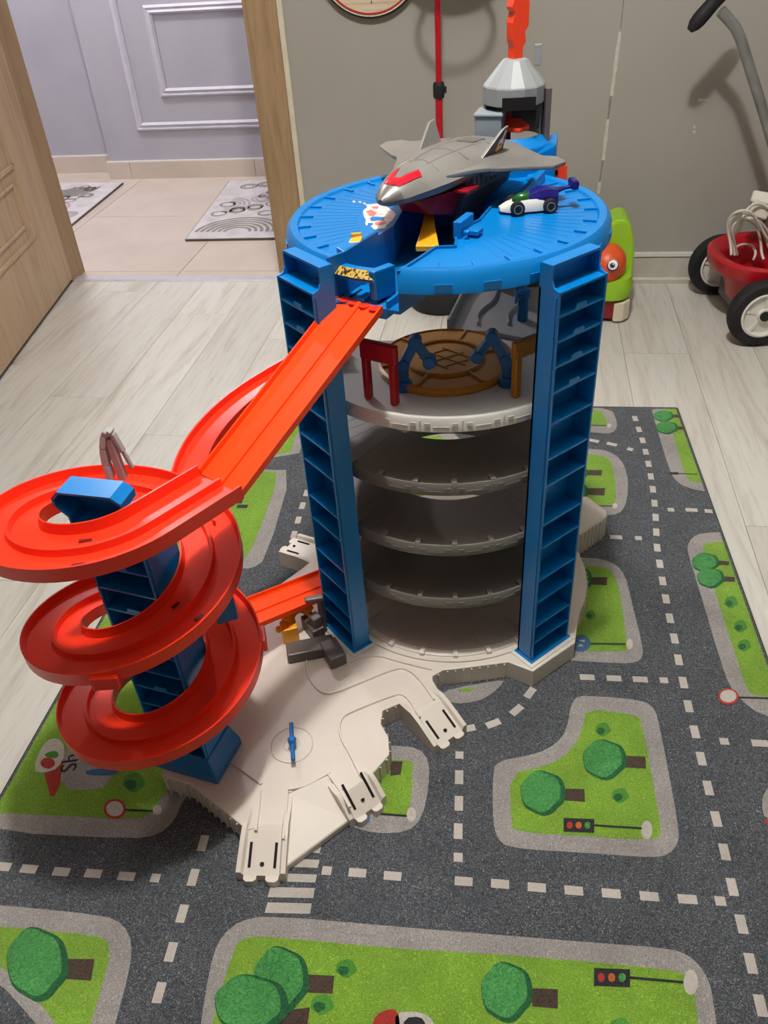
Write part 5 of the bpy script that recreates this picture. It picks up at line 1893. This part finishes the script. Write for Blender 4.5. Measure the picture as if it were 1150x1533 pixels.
rings = [tubring(0.235, 0.085, 0.07, 0.058), tubring(0.262, 0.098, 0.085, 0.064), tubring(0.285, 0.112, 0.10, 0.14), tubring(0.318, 0.142, 0.125, 0.146), tubring(0.324, 0.147, 0.13, 0.155), tubring(0.326, 0.148, 0.13, 0.182), tubring(0.318, 0.142, 0.125, 0.188), tubring(0.300, 0.126, 0.11, 0.184),
         tubring(0.282, 0.110, 0.10, 0.160), tubring(0.262, 0.094, 0.085, 0.072), tubring(0.20, 0.06, 0.05, 0.068)]
mb = MB().loft(rings)
mb.build('tub', REDW, wag, smooth=45)
MB().tube([(-0.235, -0.18, WR), (-0.235, 0.18, WR)], 0.007, 10).tube([(0.12, -0.18, WR), (0.12, 0.18, WR)], 0.007, 10).box((-0.235, 0, 0.058), (0.03, 0.2, 0.05)).box((0.12, 0, 0.058), (0.03, 0.2, 0.05)).build('axle', GREYD, wag)
# pull handle folded up at the far end of the frame, leaning back over the tub
inv = (Matrix.Translation(WO) @ Matrix.Rotation(wrz, 4, 'Z')).inverted()
hp_w = [at_y(1079, 16, 2.30), at_y(1092, 30, 2.30), at_y(1105, 46, 2.30), at_y(1116, 80, 2.30), at_y(1150, 190, 2.30), at_y(1215, 420, 2.31)]
foot = inv @ Vector((hp_w[-1].x + 0.05, 2.33, 0.15))
hl = [inv @ p for p in hp_w]
hl = chaikin(hl, 1, False) + [foot]
hn = MB().tube(hl, 0.0125, 14).build('handle', STEEL, wag, smooth=50)
ga, gb = inv @ at_y(1032, 46, 2.30), inv @ at_y(1105, -38, 2.30)
gp_ = [ga.lerp(gb, i / 10) for i in range(11)]
MB().tube(gp_, [0.007, 0.0155, 0.018, 0.018, 0.0175, 0.017, 0.0175, 0.018, 0.018, 0.0155, 0.007], 14).build('grip', BLACK, hn, smooth=50)

# ------------------------------------------------------------------ extension cord lying in the wagon
EO = Vector((0.62, 2.28, 0.085))
cord = thing('extension_cord', 'white extension cord coiled in the red wagon with its socket block on top', 'extension cord', EO)
CW = plastic('white cable', (222, 216, 204), 0.45)
c6 = lambda x_, y_, yy: at_y(1000 + x_ / 5.893, 270 + y_ / 5.893, yy)
mb = MB()
strands = [[(560, 660), (555, 560), (528, 440), (530, 350), (580, 290), (660, 260), (740, 280), (800, 370), (850, 470), (900, 540), (960, 600)],
           [(590, 660), (575, 560), (550, 440), (545, 360), (600, 300), (680, 280), (770, 320), (830, 420), (880, 560), (930, 680)],
           [(612, 655), (590, 560), (570, 450), (575, 390), (640, 340), (720, 345), (790, 420), (820, 540), (826, 640), (846, 700)],
           [(600, 480), (630, 420), (670, 310), (700, 250), (760, 210), (830, 206), (890, 240), (950, 300)],
           [(640, 352), (700, 330), (780, 340), (850, 400), (910, 500), (950, 600)],
           [(600, 590), (640, 568), (700, 562), (750, 580), (775, 625), (770, 670), (756, 695)],
           [(690, 300), (760, 290), (820, 340), (870, 440), (930, 540)]]
for i, l in enumerate(strands):
    P = [c6(x_, y_, 2.235 + 0.012 * i + 0.02 * sin(k_ * 0.9 + i)) for k_, (x_, y_) in enumerate(l)]
    P = chaikin(P, 2, False)
    mb.tube(P, 0.0036, 8)
mb.build('cable', CW, cord, off=EO, smooth=60)
mb = MB()
sb = [c6(738, 148, 2.33), c6(890, 180, 2.30)]
mb.beam(sb[0], sb[1] + Vector((0.06, 0, -0.01)), 0.045, 0.03, up=(0, 0.5, 1))
c = c6(790, 260, 2.305)
mb.beam(c + Vector((-0.018, 0, 0.01)), c + Vector((0.030, 0, -0.005)), 0.02, 0.045, up=(0, 0.3, 1))
mb.build('socket_block', CW, cord, off=EO, bev=0.005)
mb = MB()
c = c6(870, 310, 2.31)
mb.box((c.x + 0.012, c.y, c.z - 0.01), (0.03, 0.02, 0.04))
mb.build('plug', GREYD, cord, off=EO, bev=0.004)

# ------------------------------------------------------------------ ride-on toy behind the tower
GO = Vector((0.21, 2.30, 0))
ride = thing('ride_on_toy', 'green ride-on toy with orange eyed front and red base, behind the tower', 'ride-on toy', GO)
GREEN = plastic('lime green plastic', (156, 206, 44), 0.35)
OR3 = plastic('soft orange plastic', (226, 88, 36), 0.4)
def rr(hx, hy, r, z, cx_=0.0, cy_=0.0):
    return [p + Vector((GO.x + cx_, GO.y + cy_, 0)) for p in rrect(hx, hy, r, z, 5)]
mb = MB().loft([rr(0.088, 0.098, 0.03, 0.012), rr(0.092, 0.102, 0.035, 0.02), rr(0.090, 0.10, 0.035, 0.066)])
for sx in (-1, 1):
    for sy in (-1, 1):
        mb.lathe([(0, -0.012), (0.016, -0.012), (0.018, 0), (0.016, 0.012), (0, 0.012)], (GO.x + sx * 0.06, GO.y + sy * 0.075, 0.018), 16, axis=Matrix.Rotation(pi / 2, 3, 'X'))
mb.build('chassis', plastic('dark red plastic', (140, 18, 24), 0.4), ride, off=GO, smooth=40)
P = [Vector((GO.x + 0.075, GO.y - 0.108, 0.008)), Vector((GO.x + 0.088, GO.y - 0.104, 0.03)), Vector((GO.x + 0.092, GO.y - 0.096, 0.066))]
mb = MB()
mb.prism([(GO.x + x_, GO.y + y_) for x_, y_ in ((0.058, -0.108), (0.085, -0.105), (0.102, -0.085), (0.106, 0.0), (0.092, 0.0), (0.088, -0.078), (0.058, -0.098))], 0.006, lambda p: 0.058 + 0.1 * (p.x - GO.x - 0.05))
mb.build('bumper_strip', plastic('cream plastic', (226, 216, 190), 0.45), ride, off=GO, bev=0.004)
mb = MB().loft([rr(0.090, 0.104, 0.04, 0.064), rr(0.102, 0.112, 0.05, 0.07), rr(0.106, 0.116, 0.05, 0.10), rr(0.100, 0.110, 0.05, 0.125), rr(0.078, 0.09, 0.045, 0.132)])
mb.build('body_shell', GREEN, ride, off=GO, smooth=40)
mb = MB()
pz = [(-0.06, 0.11), (0.095, 0.09), (0.106, 0.12), (0.105, 0.17), (0.098, 0.215), (0.086, 0.252), (0.072, 0.266), (0.052, 0.266), (0.02, 0.250), (-0.02, 0.228), (-0.06, 0.215)]
n = len(pz)
P = [Vector((x_, z_, 0)) for x_, z_ in pz]
tri = tessellate_polygon([P])
mb.add([Vector((GO.x + x_, GO.y - 0.035, z_)) for x_, z_ in pz] + [Vector((GO.x + x_, GO.y + 0.075, z_)) for x_, z_ in pz],
       [tuple(t) for t in tri] + [tuple(i + n for i in t[::-1]) for t in tri] + [(i, (i + 1) % n, n + (i + 1) % n, n + i) for i in range(n)])
mb.build('seat_back', GREEN, ride, off=GO, bev=0.012)
mb = MB().ellipsoid((GO.x + 0.028, GO.y - 0.07, 0.158), (0.052, 0.056, 0.056), 24, 14, M=Matrix.Rotation(0.5, 3, 'Y'))
mb.build('orange_face', OR3, ride, off=GO, smooth=60)
ec = Vector((0.2505, 2.178, 0.1735))
vd = Vector((-0.15, -0.85, 0.5)).normalized()
sx_ = Vector((0, 0, 1)).cross(vd).normalized()
sy_ = vd.cross(sx_)
QE = Matrix((sx_, sy_, vd)).transposed()
mb = MB()
mb.lathe([(0, 0.0), (0.0155, 0.0), (0.0155, 0.004), (0, 0.005)], ec, 24, axis=QE, mi=2)
mb.lathe([(0, 0.004), (0.0125, 0.004), (0.0125, 0.006), (0, 0.007)], ec, 24, axis=QE, mi=0)
mb.lathe([(0, 0.006), (0.0065, 0.006), (0.0065, 0.008), (0, 0.0085)], ec - sx_ * 0.001 - sy_ * 0.001, 20, axis=QE, mi=1)
mb.lathe([(0, 0.008), (0.002, 0.008), (0.002, 0.0095), (0, 0.0095)], ec + sx_ * 0.001 + sy_ * 0.002, 12, axis=QE, mi=0)
mb.build('eye', [WHITE, BLACK, NAVY], ride, off=GO, smooth=40, label='round white eye with a black pupil')

# ------------------------------------------------------------------ basketball stand behind the tower
HX, HY = -0.222, 2.33
hoop = thing('basketball_stand', 'red pole of a toy basketball stand on a round black base behind the tower', 'basketball stand', (HX, HY, 0))
HO = Vector((HX, HY, 0))
POLE = mat('red lacquered pole', srgb(186, 16, 40), 0.3, 0.5, noise=(30, srgb(166, 10, 32), 0.6))
MB().lathe([(0, 0.001), (0.088, 0.001), (0.094, 0.006), (0.096, 0.03), (0.088, 0.05), (0.04, 0.058), (0, 0.058)], HO, 40).build('base', BLACK, hoop, off=HO, smooth=40)
MB().tube([(HX, HY, 0.056), (HX, HY, 0.58)], 0.0095, 14).build('pole', POLE, hoop, off=HO, smooth=50)
MB().tube([(HX, HY, 0.58), (HX, HY, 1.32)], 0.0075, 14).build('upper_pole', POLE, hoop, off=HO, smooth=50)
MB().lathe([(0, 0.565), (0.014, 0.565), (0.015, 0.572), (0.015, 0.596), (0.013, 0.602), (0, 0.602)], HO, 18).box((HX + 0.014, HY, 0.584), (0.012, 0.012, 0.016)).build('clamp', BLACK, hoop, off=HO, bev=0.001)
mb = MB()
n = 20
P = [(0.135 * cos(TAU * i / n), 0.14 + 0.10 * sin(TAU * i / n)) for i in range(n)]
mb.add([Vector((HX + x_ + 0.035, HY - 0.018, 0.848 + z_)) for x_, z_ in P] + [Vector((HX + x_ + 0.035, HY - 0.010, 0.848 + z_)) for x_, z_ in P], [tuple(range(n)), tuple(range(2 * n - 1, n - 1, -1))] + [(i, (i + 1) % n, n + (i + 1) % n, n + i) for i in range(n)])
mb.build('backboard', WHITE, hoop, off=HO, bev=0.002)
mb = MB()
mb.tube([(HX + 0.045 + 0.085 * cos(TAU * i / 32), HY - 0.125 + 0.085 * sin(TAU * i / 32), 0.957) for i in range(32)], 0.0065, 8, closed=True)
mb.beam((HX + 0.045, HY - 0.045, 0.957), (HX + 0.045, HY - 0.012, 0.957), 0.04, 0.012)
mb.build('hoop_ring', POLE, hoop, off=HO, smooth=50)

# ------------------------------------------------------------------ round board on the wall
BO = Vector((-0.412, YB, 0.880))
brd = thing('wall_disc', 'round cream wooden wall disc with red and black rim, at the top edge', 'wall disc', BO)
QW = Matrix.Rotation(pi / 2, 3, 'X')
MB().lathe([(0, 0.001), (0.140, 0.001), (0.140, 0.016), (0.137, 0.018), (0, 0.018)], BO, 64, axis=QW).build('face', DISCW, brd, off=BO, smooth=40)
MB().lathe([(0.139, 0.001), (0.147, 0.001), (0.147, 0.016), (0.145, 0.020), (0.139, 0.020)], BO, 64, axis=QW).build('black_rim', BLACK, brd, off=BO, smooth=40)
MB().lathe([(0.1335, 0.017), (0.1365, 0.017), (0.1365, 0.0195), (0.1335, 0.0195)], BO, 64, axis=QW).build('red_line', REDG, brd, off=BO, smooth=40)
MB().lathe([(0.139, 0.018), (0.1415, 0.018), (0.1415, 0.0212), (0.139, 0.0212)], BO, 64, axis=QW).build('cream_line', DISCW, brd, off=BO, smooth=40)
mb = MB()
for a, b in ((-0.113, -0.106), (-0.100, -0.094), (-0.089, -0.083)):
    mb.box((BO.x + 0.001, YB - 0.0185, BO.z + (a + b) / 2), (0.0022, 0.002, b - a))
mb.box((BO.x, YB - 0.0185, BO.z - 0.081), (0.05, 0.002, 0.006))
mb.build('black_mark', DARKHOLE, brd, off=BO)
